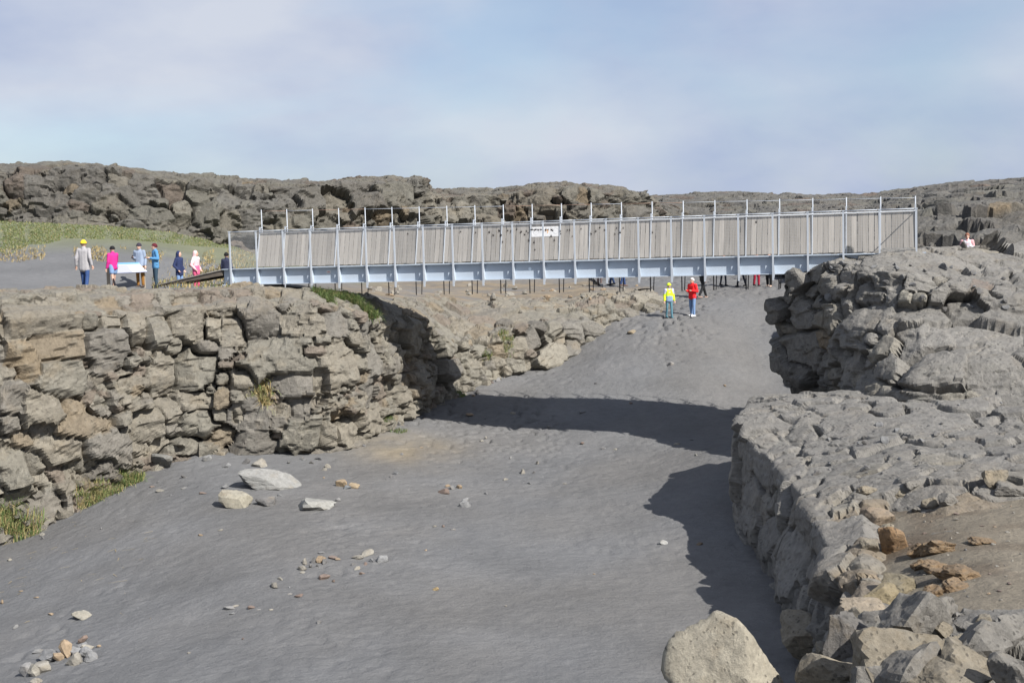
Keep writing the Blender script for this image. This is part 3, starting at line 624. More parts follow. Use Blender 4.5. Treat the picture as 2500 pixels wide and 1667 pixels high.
MJB = [(1865, 1035, 130, 65, .2, GRY), (1830, 1130, 75, 150, .2, GRY), (1910, 1150, 75, 150, .15), (1965, 1037, 48, 45, .1), (2003, 1065, 80, 50, .1), (2000, 978, 130, 45, .08), (2105, 955, 70, 35, .1), (2215, 963, 150, 50, .1), (2350, 990, 140, 60, .1), (2465, 1000, 100, 60, .1), (2130, 1088, 140, 75, .12),
       (2125, 1150, 110, 55, .1), (2010, 1130, 110, 70, .1), (2270, 1080, 120, 60, .08), (2290, 1125, 110, 60, .05, TAN), (2360, 1065, 130, 50, .05), (1840, 1300, 80, 110, .1), (1912, 1325, 85, 100, .05), (2035, 1400, 125, 175, .35, (0.2, 0.185, 0.16)), (2120, 1405, 50, 80, .2, OCH), (1940, 1470, 60, 110, .0, DRK), (2065, 1240, 80, 70, .15),
       (1850, 1430, 90, 80, -.3, DRK), (1950, 1250, 60, 120, .1)]
def size_b(x, y, r):
    if y > 1460: return r.uniform(0.25, 0.5)
    if x > 1950 and y < 1200: return r.uniform(0.4, 0.7) if r.random() < 0.3 else r.uniform(0.8, 1.7)
    return r.uniform(0.35, 0.7) if r.random() < 0.35 else r.uniform(0.7, 1.2)
def low_b(X, Y, P):
    m = np.clip((X - 2110) / 60, 0, 1) * np.clip((Y - (1215 - (X - 2120) * 0.12)) / 40, 0, 1) * np.clip((1500 - Y) / 40, 0, 1)
    return -0.42 * m
def tint_b(s, x, y, r):
    if x > 2050 and 1150 < y < 1480 and r.random() < 0.55: return np.array(OCH if r.random() < 0.6 else TAN) * r.uniform(0.8, 1.1)
    c = [G(1.18), G(1.32), G(1.05), (0.215, 0.2, 0.175)][r.integers(4)]; return np.array(c) * r.uniform(0.85, 1.12)
rock_sheet('near_headland', HEADB, 0.048, MJB, size_b, tint_b, M_RIGHT, 37, soft=0.07, groove=0.55, gw=0.045, facet=0.42, offs=0.16, noise=0.03, warp=0.12, lower=low_b, maxseed=600, thj=0.4, sub=0.42, subh=0.055, topcalm=0.55, lump=0.07, subwall=0.2, subtop=0.75, relief=0.08, popen=0.65, ptop=0.42, aspect=1.2, soften=0.14)

# ---- gravelly dirt filling the hollow of the near headland
BP, BN = SHEETS['near_headland']; nu, nv, _ = BP.shape
BX, BY, _ = project(BP); DB = blur(BP, 14, 2)
DV = DB.reshape(-1, 3).copy(); DV[:, 2] += -0.20 + 0.05 * fbm(DV * 0.9, 3, 0.5, 71) + 0.014 * fbm(DV * 5, 3, 0.55, 72)
di = np.arange(nu * nv).reshape(nu, nv); DQ = np.stack([di[:-1, :-1], di[:-1, 1:], di[1:, 1:], di[1:, :-1]], -1).reshape(-1, 4)
dm = ((BX > 2080) & (BY > 1190 - (BX - 2120) * 0.12) & (BY < 1545)).ravel(); DQ = DQ[dm[DQ].all(1)]
du_ = np.unique(DQ); rm_ = np.zeros(len(DV), int); rm_[du_] = np.arange(len(du_)); DV = DV[du_]; DQ = rm_[DQ]
dn_ = fbm(DV * 1.1, 4, 0.6, 73); rd = np.clip(fbm(DV * 0.6 + 4, 3, 0.5, 74) * 2.2 - 0.1, 0, 1)
DT = np.array([0.195, 0.17, 0.132]) * (1 + 0.25 * dn_[:, None]); DT = DT * (1 - 0.6 * rd[:, None]) + 0.6 * rd[:, None] * np.array([0.10, 0.068, 0.045])
tag(link('dirt', mesh_np('dirt', DV, DQ, M_DIRT, True, DT)), kind='structure'); BVH['dirt'] = BVHTree.FromPolygons(DV.tolist(), DQ.tolist())

# ---- rock ridge behind the plateau
RID = []
for x, yb, ym, yt, d, gap in ((-380, 600, 500, 410, 63, 4), (0, 590, 500, 413, 63, 4), (200, 580, 500, 414, 63, 4), (330, 585, 500, 428, 63.5, 4), (420, 592, 510, 438, 64, 4), (560, 620, 520, 450, 65, 4), (780, 660, 540, 452, 67, 4), (900, 660, 530, 445, 68, 4), (1022, 660, 530, 444, 69, 3),
                              (1050, 660, 550, 476, 70.5, 4), (1200, 655, 550, 475, 71, 5), (1320, 650, 540, 462, 71, 4), (1400, 650, 540, 460, 71, 4), (1500, 650, 550, 467, 72, 4), (1568, 650, 550, 478, 73, 4), (1592, 650, 570, 512, 76, 6), (1680, 650, 590, 530, 82, 8)):
    RID.append([(x, yb, d), (x, ym, d + 0.8), (x, yt, d + 1.8), (x, yt - 10, d + 1.8 + gap), (x, yt - 2, d + 20)])
MJR = [(235, 440, 60, 50, .2), (285, 445, 50, 50, .2, TAN), (345, 445, 40, 60, .15), (228, 466, 48, 34, .5, GRY), (270, 468, 40, 40, .5, GRY), (310, 480, 38, 40, .4), (170, 430, 45, 50, .2), (400, 425, 40, 30, .3, GRY), (105, 446, 50, 26, .3), (30, 456, 40, 30, .3), (360, 530, 90, 30, .3), (450, 520, 35, 40, .4, PALE), (490, 480, 40, 30, .3), (420, 470, 40, 50),
       (560, 490, 50, 40, .3), (900, 490, 60, 40, .5), (950, 480, 60, 45, .6), (860, 450, 60, 30, .3), (1055, 525, 45, 45, .7, PALE), (1095, 530, 40, 45, .7, PALE), (1125, 512, 35, 25, .6, PALE), (1125, 532, 35, 25, .6, PALE), (620, 535, 60, 50, .4, GRY), (1330, 470, 70, 70, .2, TAN), (1400, 465, 60, 40, .2), (1545, 480, 50, 60, .3, OLV), (1415, 470, 30, 60, .3, OCH), (1550, 520, 50, 40, .4, GRY), (980, 455, 70, 50, .2, OLV)]
BK = 0.66
def bk(c): return tuple(np.array(c) * BK)
MJR = [(m[:5] + (bk(m[5]),) if len(m) > 5 else m) for m in MJR]
def size_r(x, y, r): return r.uniform(0.22, 0.45) if r.random() < 0.6 else (r.uniform(0.45, 0.8) if r.random() < 0.7 else r.uniform(0.8, 1.3))
rock_sheet('ridge', RID, 0.10, MJR, size_r, pick([bk(TAN), bk(OLV), bk(GRY), bk(RED), bk(OCH)], [3, 5, 4, 1.5, .6]), M_BACK, 51, soft=0.15, groove=1.0, gw=0.09, facet=0.9, offs=0.45, noise=0.07, warp=0.2, maxseed=1300, sub=0.34, subh=0.17, topcalm=0.6, thj=0.6, relief=0.6, popen=0.5, sub_open=0.5)

# ---- lava field on the right, up to the skyline
LAV = []
for x, a in ((1420, [(640, 78), (600, 80), (560, 82), (515, 92), (488, 110), (487, 150)]), (1600, [(640, 72), (590, 75), (550, 80), (508, 92), (483, 112), (482, 150)]), (1800, [(625, 64), (590, 69), (548, 75), (508, 90), (475, 112), (475, 150)]),
             (1950, [(615, 57), (590, 61), (545, 67), (508, 84), (482, 110), (482, 150)]), (2120, [(610, 46), (590, 50), (552, 58), (512, 80), (482, 110), (480, 150)]), (2220, [(600, 42), (580, 47), (530, 52), (500, 74), (467, 106), (466, 150)]),
             (2330, [(590, 41), (575, 47), (512, 51), (486, 70), (453, 104), (452, 150)]), (2430, [(582, 41), (570, 47), (502, 51), (478, 70), (448, 102), (447, 150)]), (2520, [(575, 41), (562, 47), (495, 51), (470, 70), (438, 100), (438, 150)]), (2850, [(570, 41), (555, 47), (490, 51), (465, 70), (432, 100), (434, 150)])):
    a = [(a[0][0] + 45, a[0][1] - 1.5)] + a
    LAV.append([(x, y, d) for y, d in a])
def size_l(x, y, r): return (r.uniform(0.3, 0.6) if r.random() < 0.7 else r.uniform(0.6, 1.1)) * (1.0 if y > 515 else 1.5)
rock_sheet('lava_field', LAV, 0.21, [(2380, 520, 60, 50, .5, DRK), (2440, 520, 50, 50, .5, OCH), (2310, 515, 40, 35, .5), (2480, 510, 40, 40, .4, bk(TAN)), (2400, 552, 60, 40, .4, DRK)], size_l, pick([bk(G(1.0)), bk(G(1.1)), bk(G(.85)), bk(OLV), bk(RED)], [5, 4, 3, 2, .8]), M_BACK, 77, soft=0.3, groove=0.5, gw=0.13, facet=0.7, offs=0.28, noise=0.14, warp=0.2, maxseed=1300, sub=0, topcalm=0.25, relief=0.3, popen=0.4, ptop=0.35)

# ================================================================== loose stones and boulders
def boulder_mesh(name, seed, sub=3, planes=14, rough=0.05, mat=None, tint=(0.2, 0.2, 0.19), flat=False, squash=(1, 1, 1)):
    r = np.random.default_rng(seed)
    import bmesh
    bm = bmesh.new(); bmesh.ops.create_icosphere(bm, subdivisions=sub, radius=1.0)
    V = np.array([v.co[:] for v in bm.verts]); Fc = np.array([[v.index for v in f.verts] for f in bm.faces]); bm.free()
    pn = r.normal(0, 1, (planes, 3)); pn /= np.linalg.norm(pn, axis=1, keepdims=True); pd = r.uniform(0.5, 0.95, planes)
    dots = V @ pn.T; rr = np.where(dots > 0.05, pd / np.maximum(dots, 0.05), 9).min(1); rr = np.minimum(rr, 1.4)
    V = V * rr[:, None]; nrm = V / np.linalg.norm(V, axis=1, keepdims=True)
    V = V + nrm * (rough * 1.6 * fbm(V * 1.6 + seed, 3, 0.5, seed) + rough * 0.7 * fbm(V * 5 + seed, 3, 0.55, seed + 5))[:, None]
    V = V * np.array(squash); t = np.tile(np.array(tint), (len(V), 1)) * (1 + 0.15 * fbm(V * 1.2 + seed, 3, 0.5, seed + 8))[:, None]
    return mesh_np(name, V, Fc, mat or M_STONE, not flat, t)

PROTO = []
CNAME = ['pale grey', 'cream', 'grey', 'orange tan', 'reddish brown', 'light grey', 'pale cream', 'dark grey']
SC = [tuple(0.74 * q for q in c) for c in [(0.24, 0.235, 0.23), (0.27, 0.25, 0.215), (0.2, 0.2, 0.2), (0.31, 0.235, 0.16), (0.2, 0.15, 0.125), (0.25, 0.25, 0.25), (0.3, 0.28, 0.24), (0.16, 0.155, 0.15)]]
for i in range(20): PROTO.append(boulder_mesh('stone', 200 + i, 2 if i % 2 else 3, 9, 0.06, M_STONE, SC[i % 8], True, (1, rng.uniform(0.6, 1), rng.uniform(0.4, 0.8))))

def stone(px, py, w, h, surf_names, label, cat='stone', group=None, name='stone', tint=None, mat=None, seed=None, sub=3, sink=0.3, deep=0.8, rough=0.045, planes=10, yaw=None):
    hit = cast(surf_names, px, py + h * 0.38)
    if hit is None: return None
    p = hit[0]; k = (p - Vector(CAM)).length / F
    rx = w * k / 2; rz = h * k / 2 * 1.05
    if seed is None:
        o = link(name, PROTO[rng.integers(len(PROTO))]); mz = 0.6
        o.scale = (rx, rx * deep, rz / 0.62)
    else:
        me = boulder_mesh(name, seed, sub, planes, rough, mat, tint or (0.2, 0.2, 0.19), True); bb = np.array([v.co[:] for v in me.vertices]); ex = (bb.max(0) - bb.min(0)) / 2
        o = link(name, me); o.scale = (rx / ex[0], rx * deep / ex[1], rz / ex[2])
    o.location = (p.x, p.y + rx * deep * 0.35, p.z + rz * (1 - 2 * sink) * 0.9)
    o.rotation_euler = (rng.uniform(-0.15, 0.15), rng.uniform(-0.15, 0.15), rng.uniform(0, 6.28) if (yaw is None and seed is None) else (yaw or 0))
    tag(o, label, cat, group)
    return o

SAND_S = ['sand', 'cliff']
# named big stones on the sand
stone(645, 1170, 150, 56, SAND_S, 'long pale angular slab of rock, the biggest stone lying on the sand', tint=(0.220, 0.217, 0.205), seed=301, sub=4, planes=9, deep=0.6, name='boulder', cat='boulder')
stone(580, 1216, 82, 46, SAND_S, 'cream wedge shaped stone beside the long pale slab', tint=(0.274, 0.251, 0.198), seed=302, planes=8, deep=0.6)
stone(652, 1222, 48, 30, SAND_S, 'small dark grey lump between the cream wedge and the half buried slab', tint=(0.129, 0.125, 0.122), seed=303)
stone(768, 1225, 98, 40, SAND_S, 'smooth pale slab half buried in the sand', tint=(0.251, 0.247, 0.228), seed=304, planes=7, deep=0.7, sink=0.42, rough=0.02)
stone(636, 1128, 45, 26, SAND_S, 'flat pale stone just behind the long slab', tint=(0.236, 0.220, 0.190), seed=305, planes=8)
stone(395, 1117, 56, 34, SAND_S, 'grey boulder resting against the foot of the cliff', tint=(0.144, 0.141, 0.129), seed=306, name='boulder', cat='boulder')
stone(508, 1116, 22, 22, SAND_S, 'lone upright grey stone near the cliff foot', tint=(0.182, 0.182, 0.179), seed=307)
stone(835, 1178, 30, 24, SAND_S, 'orange tan chunk in the trio of stones on the sand', tint=(0.274, 0.205, 0.129), seed=308)
stone(865, 1184, 28, 20, SAND_S, 'pale tan chunk in the trio of stones on the sand', tint=(0.289, 0.228, 0.152), seed=309)
stone(845, 1188, 20, 13, SAND_S, 'blue grey cobble in front of the tan chunks', tint=(0.129, 0.137, 0.144), seed=310)
stone(201, 1500, 50, 20, SAND_S, 'broad cream stone alone on the sand', tint=(0.251, 0.236, 0.198), seed=311)
stone(930, 1362, 30, 25, SAND_S, 'squarish grey stone at the end of a scattered row', tint=(0.190, 0.190, 0.190), seed=312)
stone(1065, 1436, 16, 11, SAND_S, 'small yellowish stone alone on the open sand', tint=(0.258, 0.190, 0.099), seed=313)
stone(1640, 886, 16, 14, SAND_S, 'pale stone alone on the trampled sand slope', tint=(0.251, 0.236, 0.220), seed=314)
stone(1540, 810, 24, 12, SAND_S, 'flat tan stone on the sand near the two standing visitors', tint=(0.228, 0.190, 0.137), seed=315)
stone(1622, 1323, 22, 11, SAND_S, 'pale stone on lit sand beside the wall shadow', tint=(0.274, 0.274, 0.266), seed=316)
stone(1710, 1326, 16, 8, SAND_S, 'small brown stone beside the wall shadow', tint=(0.152, 0.114, 0.076), seed=317)
# the heap of stones at the front
heap = [(70, 1635, 36, 34, 0), (108, 1630, 40, 26, 1), (85, 1638, 28, 30, 6), (122, 1602, 50, 30, 2), (160, 1588, 30, 44, 3), (180, 1611, 38, 32, 1), (185, 1590, 40, 22, 5), (195, 1577, 26, 20, 2), (205, 1595, 34, 24, 5), (222, 1602, 36, 28, 2), (202, 1560, 22, 20, 4), (116, 1594, 24, 16, 0), (210, 1580, 26, 18, 6), (92, 1661, 26, 14, 1), (240, 1577, 10, 7, 3), (148, 1601, 26, 22, 3), (92, 1590, 22, 12, 2)]
for i, (x, y, w, h, c) in enumerate(heap):
    stone(x, y, w, h, ['sand'], 'broken %s %s stone in the low heap on the open sand' % ('flat' if h < 0.66 * w else 'chunky' if w > 30 else 'small', CNAME[c]), group='stones of the heap on the sand', seed=330 + i, tint=tuple(np.array(SC[c]) * 1.15), sink=0.2, sub=2, planes=8)
scat = [(735, 1383, 22, 20), (768, 1366, 20, 18), (782, 1362, 24, 30), (792, 1370, 18, 16), (745, 1372, 16, 14), (758, 1380, 14, 12), (775, 1380, 12, 10), (738, 1395, 12, 8), (815, 1360, 22, 10), (826, 1364, 12, 8), (785, 1347, 16, 8), (870, 1357, 28, 16), (892, 1350, 42, 14), (905, 1366, 14, 14), (893, 1374, 16, 8), (863, 1376, 18, 8), (870, 1386, 16, 10), (882, 1398, 14, 8), (793, 1406, 22, 18), (814, 1417, 14, 8),
        (670, 1424, 26, 20), (685, 1412, 14, 8), (706, 1432, 8, 5), (708, 1449, 10, 4), (730, 1453, 22, 10), (556, 1484, 26, 10), (577, 1477, 16, 7), (568, 1496, 18, 6), (614, 1481, 14, 10), (632, 1487, 10, 6), (660, 1487, 14, 5), (592, 1558, 12, 5), (778, 1518, 16, 9), (462, 1592, 9, 5), (1235, 1478, 9, 6),
        (1086, 1198, 32, 20), (1104, 1188, 18, 12), (1120, 1186, 18, 14), (1094, 1184, 16, 10), (1138, 1218, 26, 14), (1135, 1232, 26, 14), (1185, 1203, 12, 8), (1236, 1168, 12, 9), (1275, 1152, 16, 10), (1292, 1166, 10, 7), (1292, 1178, 12, 7), (1303, 1152, 8, 7), (1246, 1116, 16, 8), (1312, 1130, 10, 7), (1060, 1283, 12, 7), (1082, 1283, 10, 6), (1106, 1291, 18, 6), (1040, 1342, 8, 4), (970, 1154, 16, 11), (955, 1162, 12, 8), (943, 1168, 6, 5),
        (800, 1135, 16, 18), (790, 1145, 12, 8), (775, 1118, 20, 8), (760, 1128, 16, 10), (705, 1128, 12, 8), (742, 1120, 20, 10), (558, 1133, 14, 12), (548, 1138, 14, 8), (550, 1185, 22, 16), (600, 1125, 20, 18), (790, 1165, 10, 5), (824, 1220, 12, 10), (680, 1208, 14, 8), (536, 1293, 12, 6), (488, 1305, 12, 7), (386, 1175, 14, 7), (393, 1196, 18, 10), (416, 1208, 8, 6), (450, 1190, 16, 8), (450, 1163, 18, 8), (370, 1187, 10, 5), (496, 1203, 14, 7),
        (116, 1243, 20, 16), (102, 1302, 20, 12), (105, 1312, 10, 8), (246, 1288, 12, 6), (22, 1365, 12, 10), (52, 1442, 12, 4), (88, 1457, 12, 5), (5, 1467, 12, 14), (124, 1497, 12, 10), (36, 1529, 14, 12), (1422, 1080, 14, 7), (1475, 1093, 12, 5), (1500, 1096, 10, 5), (1650, 1083, 14, 6), (1690, 1072, 10, 5), (1250, 1007, 14, 8), (1420, 1005, 20, 8), (1540, 983, 12, 6), (1165, 955, 18, 16), (1155, 965, 10, 7), (1215, 925, 14, 16), (1200, 932, 10, 7), (1770, 940, 14, 7), (1700, 1110, 10, 5), (1720, 860, 9, 5), (1455, 935, 10, 5), (1340, 1040, 10, 5), (1380, 1180, 10, 5), (1150, 1350, 8, 4), (1450, 1400, 7, 4), (885, 1085, 16, 10), (868, 1088, 10, 5), (1175, 1075, 12, 7), (1187, 1068, 8, 5), (1030, 1092, 10, 5), (980, 1108, 8, 4), (1120, 1130, 8, 4), (1186, 1020, 10, 6), (1150, 1010, 26, 10), (970, 1032, 16, 12)]
for x, y, w, h in scat:
    o = stone(x, y, w, h, ['sand'], 'x', 'stone', 'small stones scattered over the sand')
    if o is None: continue
    cn_ = CNAME[PROTO.index(o.data) % 8]; shp = 'flat' if h < 0.5 * w else ('upright' if h > 0.9 * w else 'blocky')
    where = 'on the trampled slope beyond the bridge shadow' if y < 1000 else 'in or beside the bridge shadow' if y < 1100 and x > 900 else 'near the fallen slabs at the cliff foot' if x < 860 and y < 1240 and x > 440 else 'below the grass tufts at the cliff foot' if x < 440 and y < 1480 else 'in the row of scattered stones on open sand' if 640 < x < 960 and 1330 < y < 1470 else 'on the open sand'
    o['label'] = 'small %s %s stone %s' % (shp, cn_, where)

# boulders and rubble on the near headland
NB = ['near_headland', 'dirt']
def nb(px, py, w, h, label, seed, tint, planes=11, sub=4, deep=0.95, rough=0.08, sink=0.25, yaw=0.0, group=None):
    return stone(px, py, w, h, NB, label, 'boulder', group, 'boulder', tint, M_NEAR, seed, sub, sink, deep, rough, planes, yaw)
LV = (0.158, 0.148, 0.132); LB = (0.195, 0.170, 0.130); LO = (0.175, 0.12, 0.07)
GRP = 'lava boulders heaped on the near cliff edge'
RBL = ['olive brown pitted boulder just behind the big cream boulder', 'broad dark grey pitted boulder right of the dark pointed one', 'blocky grey boulder leaning at the dirt edge behind the broad dark one', 'largest brown pitted boulder in the middle of the heap', 'low tan slab between the cream boulder and the largest brown one',
 'tall grey block against the largest brown boulder', 'small brown block in the gap beside the cream boulder', 'rounded olive boulder touching the dark slab by the dirt', 'long dark slab lying along the dirt edge', 'grey boulder beyond the rounded olive one at the far end of the heap', 'flat brown boulder in front of the tall grey block', 'low brown rock at the very foot of the cream boulder', 'dark grey rock in front of the low tan slab', 'grey rock half sunk in dirt past the long dark slab', 'brown rock squeezed between the pointed and the largest boulder']
for i, (x, y, w, h, t) in enumerate([(1975, 1540, 130, 100, LB), (2232, 1510, 150, 115, LV), (2300, 1482, 75, 62, LV), (2205, 1600, 185, 125, LB), (2050, 1638, 120, 75, LB), (2252, 1625, 120, 120, LV), (1955, 1615, 95, 80, LB), (2375, 1605, 110, 90, LB), (2420, 1560, 150, 105, LV), (2480, 1640, 90, 80, LV), (2310, 1660, 170, 66, LB), (1930, 1664, 95, 40, LB), (2130, 1655, 110, 70, LV), (2480, 1530, 80, 60, LV), (2160, 1555, 90, 70, LB)]):
    nb(x, y, w * 1.18, h * 1.18, RBL[i], 400 + i, t, sink=0.32)
for i in range(22):
    px = rng.uniform(1920, 2490); py = rng.uniform(1500, 1665); w = rng.uniform(45, 85)
    nb(px, py, w, w * rng.uniform(0.55, 0.85), 'smaller pitted stone wedged between the lava boulders of the heap', 480 + i, LV if i % 2 else LB, sink=0.4, sub=3, group='wedged stones of the boulder heap')
nb(2065, 1545, 125, 150, 'dark pointed lava boulder standing upright in the heap', 420, (0.115, 0.108, 0.1), planes=8, deep=0.7)
nb(2110, 1485, 115, 52, 'flat tan boulder behind the dark pointed one', 421, (0.24, 0.2, 0.15))
nb(2142, 1255, 78, 64, 'grey and orange crusted boulder at the edge of the dirt hollow', 422, (0.19, 0.15, 0.11))
nb(2190, 1315, 78, 78, 'tall orange scoria boulder at the edge of the dirt hollow', 423, (0.21, 0.135, 0.075))
nb(2205, 1425, 105, 60, 'olive brown boulder in front of the orange scoria', 424, (0.16, 0.135, 0.09))
nb(2163, 1455, 95, 42, 'low yellowish slab wedged under the olive brown boulder', 425, (0.22, 0.18, 0.11))
OB = 'orange scoria lump breaking through the dirt'
for i, (x, y, w, h) in enumerate([(2245, 1338, 58, 42), (2300, 1328, 92, 40), (2340, 1395, 125, 42), (2290, 1380, 80, 34), (2280, 1442, 52, 36), (2330, 1425, 70, 30), (2400, 1318, 60, 20), (2250, 1375, 50, 30)]):
    nb(x, y, w, h * 1.1, '%s orange scoria lump breaking through the dirt' % ('wide flat' if w > 85 else 'long low' if w > 65 else 'small squat' if h > 34 else 'small flat'), 430 + i, LO, sink=0.42, group='orange scoria lumps in the dirt', rough=0.2, planes=22)
GB = 'small grey lava lump on the rim of the dirt hollow'
for i, (x, y, w, h) in enumerate([(2275, 1222, 42, 32), (2312, 1222, 46, 32), (2432, 1168, 62, 52), (2465, 1192, 84, 46), (2200, 1205, 40, 24), (2100, 1215, 60, 36), (2120, 1195, 50, 30), (2230, 1180, 40, 26), (2160, 1290, 40, 30), (2240, 1240, 30, 18), (2120, 1330, 40, 30)]):
    nb(x, y, w, h, '%s %s lava lump on the rim of the dirt hollow' % ('broad' if w > 55 else 'small' if w > 32 else 'tiny', 'grey' if i % 2 else 'brown'), 445 + i, LV if i % 2 else LB, sink=0.3, group='small lumps round the dirt hollow', rough=0.1)
# the big pale boulder on the brink
pb = boulder_mesh('boulder', 470, 5, 8, 0.045, M_NEAR, (0.30, 0.272, 0.215))
bb = np.array([v.co[:] for v in pb.vertices]); sx = bb[:, 0] / np.abs(bb[:, 0]).max()
bb[:, 2] += -0.55 * np.clip(sx, 0, 1) ** 1.2 + 0.1 * sx; bb[:, 2] *= 1 + 0.25 * np.clip(-bb[:, 2], 0, 1)
pb.vertices.foreach_set('co', bb.astype(np.float32).ravel()); pb.update()
o = link('boulder', pb); o.location = W(1800, 1655, 12.4); ex = (bb.max(0) - bb.min(0)) / 2; k = 12.4 * KD / F; o.scale = (155 * k / ex[0], 0.8 / ex[1], 175 * k / ex[2])
tag(o, 'big smooth cream boulder with small pores, perched on the brink of the near wall', 'boulder')
# small rocks along the headland tops
for i in range(70):
    px = rng.uniform(1960, 2480); py = rng.uniform(625, 760) if i < 40 else rng.uniform(980, 1160)
    w = rng.uniform(9, 26)
    st_ = stone(px, py, w, w * rng.uniform(0.5, 0.8), ['headland', 'near_headland'], ('small lava fragment on the flat shelves beside the bridge end' if i < 40 else 'small lava fragment on the near headland above the dirt hollow'), group='lava fragments on the cliff tops', sink=0.3)
    if st_: st_.data = PROTO[[2, 7, 10, 15][i % 4]]
for i in range(46):
    px = rng.uniform(900, 1560); py = rng.uniform(694, 728); w = rng.uniform(7, 22)
    st_ = stone(px, py, w, w * rng.uniform(0.45, 0.8), ['plateau', 'cliff'], 'tan rubble stone on the bare ground beyond the footbridge', group='tan rubble beyond the footbridge', sink=0.3)
    if st_: st_.data = PROTO[[1, 3, 6, 9, 14][i % 5]]
for i in range(60):
    px = rng.uniform(2180, 2495); py = rng.uniform(1200, 1470); w = rng.uniform(5, 13)
    st_ = stone(px, py, w, w * rng.uniform(0.4, 0.7), ['dirt'], 'pebble lying loose on the brown dirt of the hollow', group='pebbles on the dirt', sink=0.3, cat='pebble', name='pebble')
    if st_: st_.data = PROTO[[1, 3, 4, 6, 7][i % 5]]
# two rocks on the skyline
for x, w, h, lb in ((203, 12, 9, 'boxy dark rock on the ridge skyline'), (186, 8, 5, 'small dark rock next to the boxy one on the ridge skyline')):
    p = W(x, 407, 67.5); z = drop(['ridge'], p[0], p[1]); k = np.linalg.norm(p - CAM) / F
    o = link('stone', boulder_mesh('stone', 500 + x, 2, 8, 0.05, M_BACK, DRK)); o.location = (p[0], p[1], z + h * k * 0.45); o.scale = (w * k / 2, w * k / 2, h * k / 1.8); tag(o, lb, 'stone')

# ================================================================== grass
def blades(n, posf, hf, colf, r, lean=0.5, wid=0.008, bend=0.6):
    V = np.zeros((n, 5, 3)); T = np.zeros((n, 5, 3))
    for i in range(n):
        p, up_ = posf(i); h = hf(i); a = r.uniform(0, 6.283); l = abs(r.normal(0, lean)) if lean < 1.4 else r.uniform(1.42, 1.56); d = np.array([math.cos(a), math.sin(a), 0.0])
        sd = np.array([-math.sin(a), math.cos(a), 0.0]); sd = np.array([1.0, 0, 0]) * 0.7 + sd * 0.5; w = wid * r.uniform(0.7, 1.3)
        m = p + np.array([0, 0, 1.0]) * h * 0.55 * math.cos(l) + d * h * 0.55 * math.sin(l)
        t = m + np.array([0, 0, 1.0]) * h * 0.45 * math.cos(l + bend) + d * h * 0.45 * math.sin(l + bend)
        c0, c1 = colf(i)
        V[i] = (p - sd * w, p + sd * w, m + sd * w * 0.75, m - sd * w * 0.75, t); T[i] = (c0, c0, (np.array(c0) + c1) / 2, (np.array(c0) + c1) / 2, c1)
    b = np.arange(n)[:, None] * 5
    Fq = np.concatenate([b + [0, 1, 2], b + [0, 2, 3], b + [3, 2, 4]], 0)
    return V.reshape(-1, 3), Fq, T.reshape(-1, 3)

GRN = [np.array(c) * 1.5 for c in ((0.085, 0.115, 0.04), (0.11, 0.135, 0.055), (0.135, 0.15, 0.07), (0.09, 0.11, 0.05))]
TGRN = [np.array(c) * 1.35 for c in ((0.075, 0.12, 0.035), (0.095, 0.14, 0.045), (0.12, 0.15, 0.06))]
STR = [np.array(c) * 1.25 for c in ((0.30, 0.23, 0.11), (0.34, 0.27, 0.14), (0.25, 0.19, 0.09))]
def tuft(px, py, wpx, h, n0, names, label, straw=0.4, group=None, lean=0.55, seed=0, d=None, hpx=0, dark=1.0):
    n = int(n0 * 2.2); r = np.random.default_rng(900 + seed); hit = cast(names, px, py); c = np.array(hit[0]); k = np.linalg.norm(c - CAM) / F; rad = wpx * k / 2
    pts = []
    for i in range(n):
        a = r.uniform(0, 6.283); q = rad * math.sqrt(r.random()); x, y = c[0] + q * math.cos(a), c[1] + q * math.sin(a) * 0.6
        z = drop(names, x, y, c[2] + 0.35); pts.append(np.array([x, y, (z if z is not None and abs(z - c[2]) < 0.8 else c[2])]) - c - np.array([0, 0, 0.03]))
    cf = lambda i: ((STR if r.random() < straw else TGRN)[r.integers(3)] * dark * r.uniform(0.8, 1.2), (STR if r.random() < straw * 0.7 else TGRN)[r.integers(3)] * dark * r.uniform(0.9, 1.3))
    V, Fq, T = blades(n, lambda i: (pts[i], None), lambda i: h * r.uniform(0.5, 1.25), cf, r, lean, 0.009, 0.95)
    o = link('grass_tuft', mesh_np('grass_tuft', V, Fq, M_GRASS, False, T), None, c); tag(o, label, 'grass', group)
    return o
CS = ['cliff', 'sand']
tuft(40, 1290, 120, 0.75, 650, CS, 'large tuft of green and straw grass at the low end of the cliff foot', 0.45, seed=1)
tuft(10, 1250, 70, 0.6, 260, CS, 'green grass growing up the cliff foot behind the large tuft', 0.3, seed=2)
tuft(205, 1215, 100, 0.6, 420, CS, 'broad straw edged tuft of grass under the dark block at the cliff foot', 0.5, seed=3)
tuft(265, 1205, 70, 0.4, 200, CS, 'low flattened grass beside the broad tuft at the cliff foot', 0.45, seed=4)
tuft(322, 1178, 56, 0.5, 300, CS, 'round green tuft at the end of the row along the cliff foot', 0.35, seed=5)
tuft(632, 960, 62, 0.55, 520, CS, 'straw coloured tuft hanging over a ledge halfway up the cliff', 0.75, lean=1.0, seed=6)
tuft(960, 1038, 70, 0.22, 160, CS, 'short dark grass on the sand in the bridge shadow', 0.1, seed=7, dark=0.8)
tuft(1185, 880, 34, 0.35, 110, CS, 'small green tuft among the fallen blocks', 0.25, seed=8)
tuft(1125, 962, 22, 0.22, 60, CS, 'tiny green sprig at the foot of the fallen blocks', 0.1, seed=9)
tuft(1235, 830, 40, 0.4, 130, CS, 'green grass beside the dark broken blocks', 0.35, seed=10)
PC = ['plateau', 'cliff']
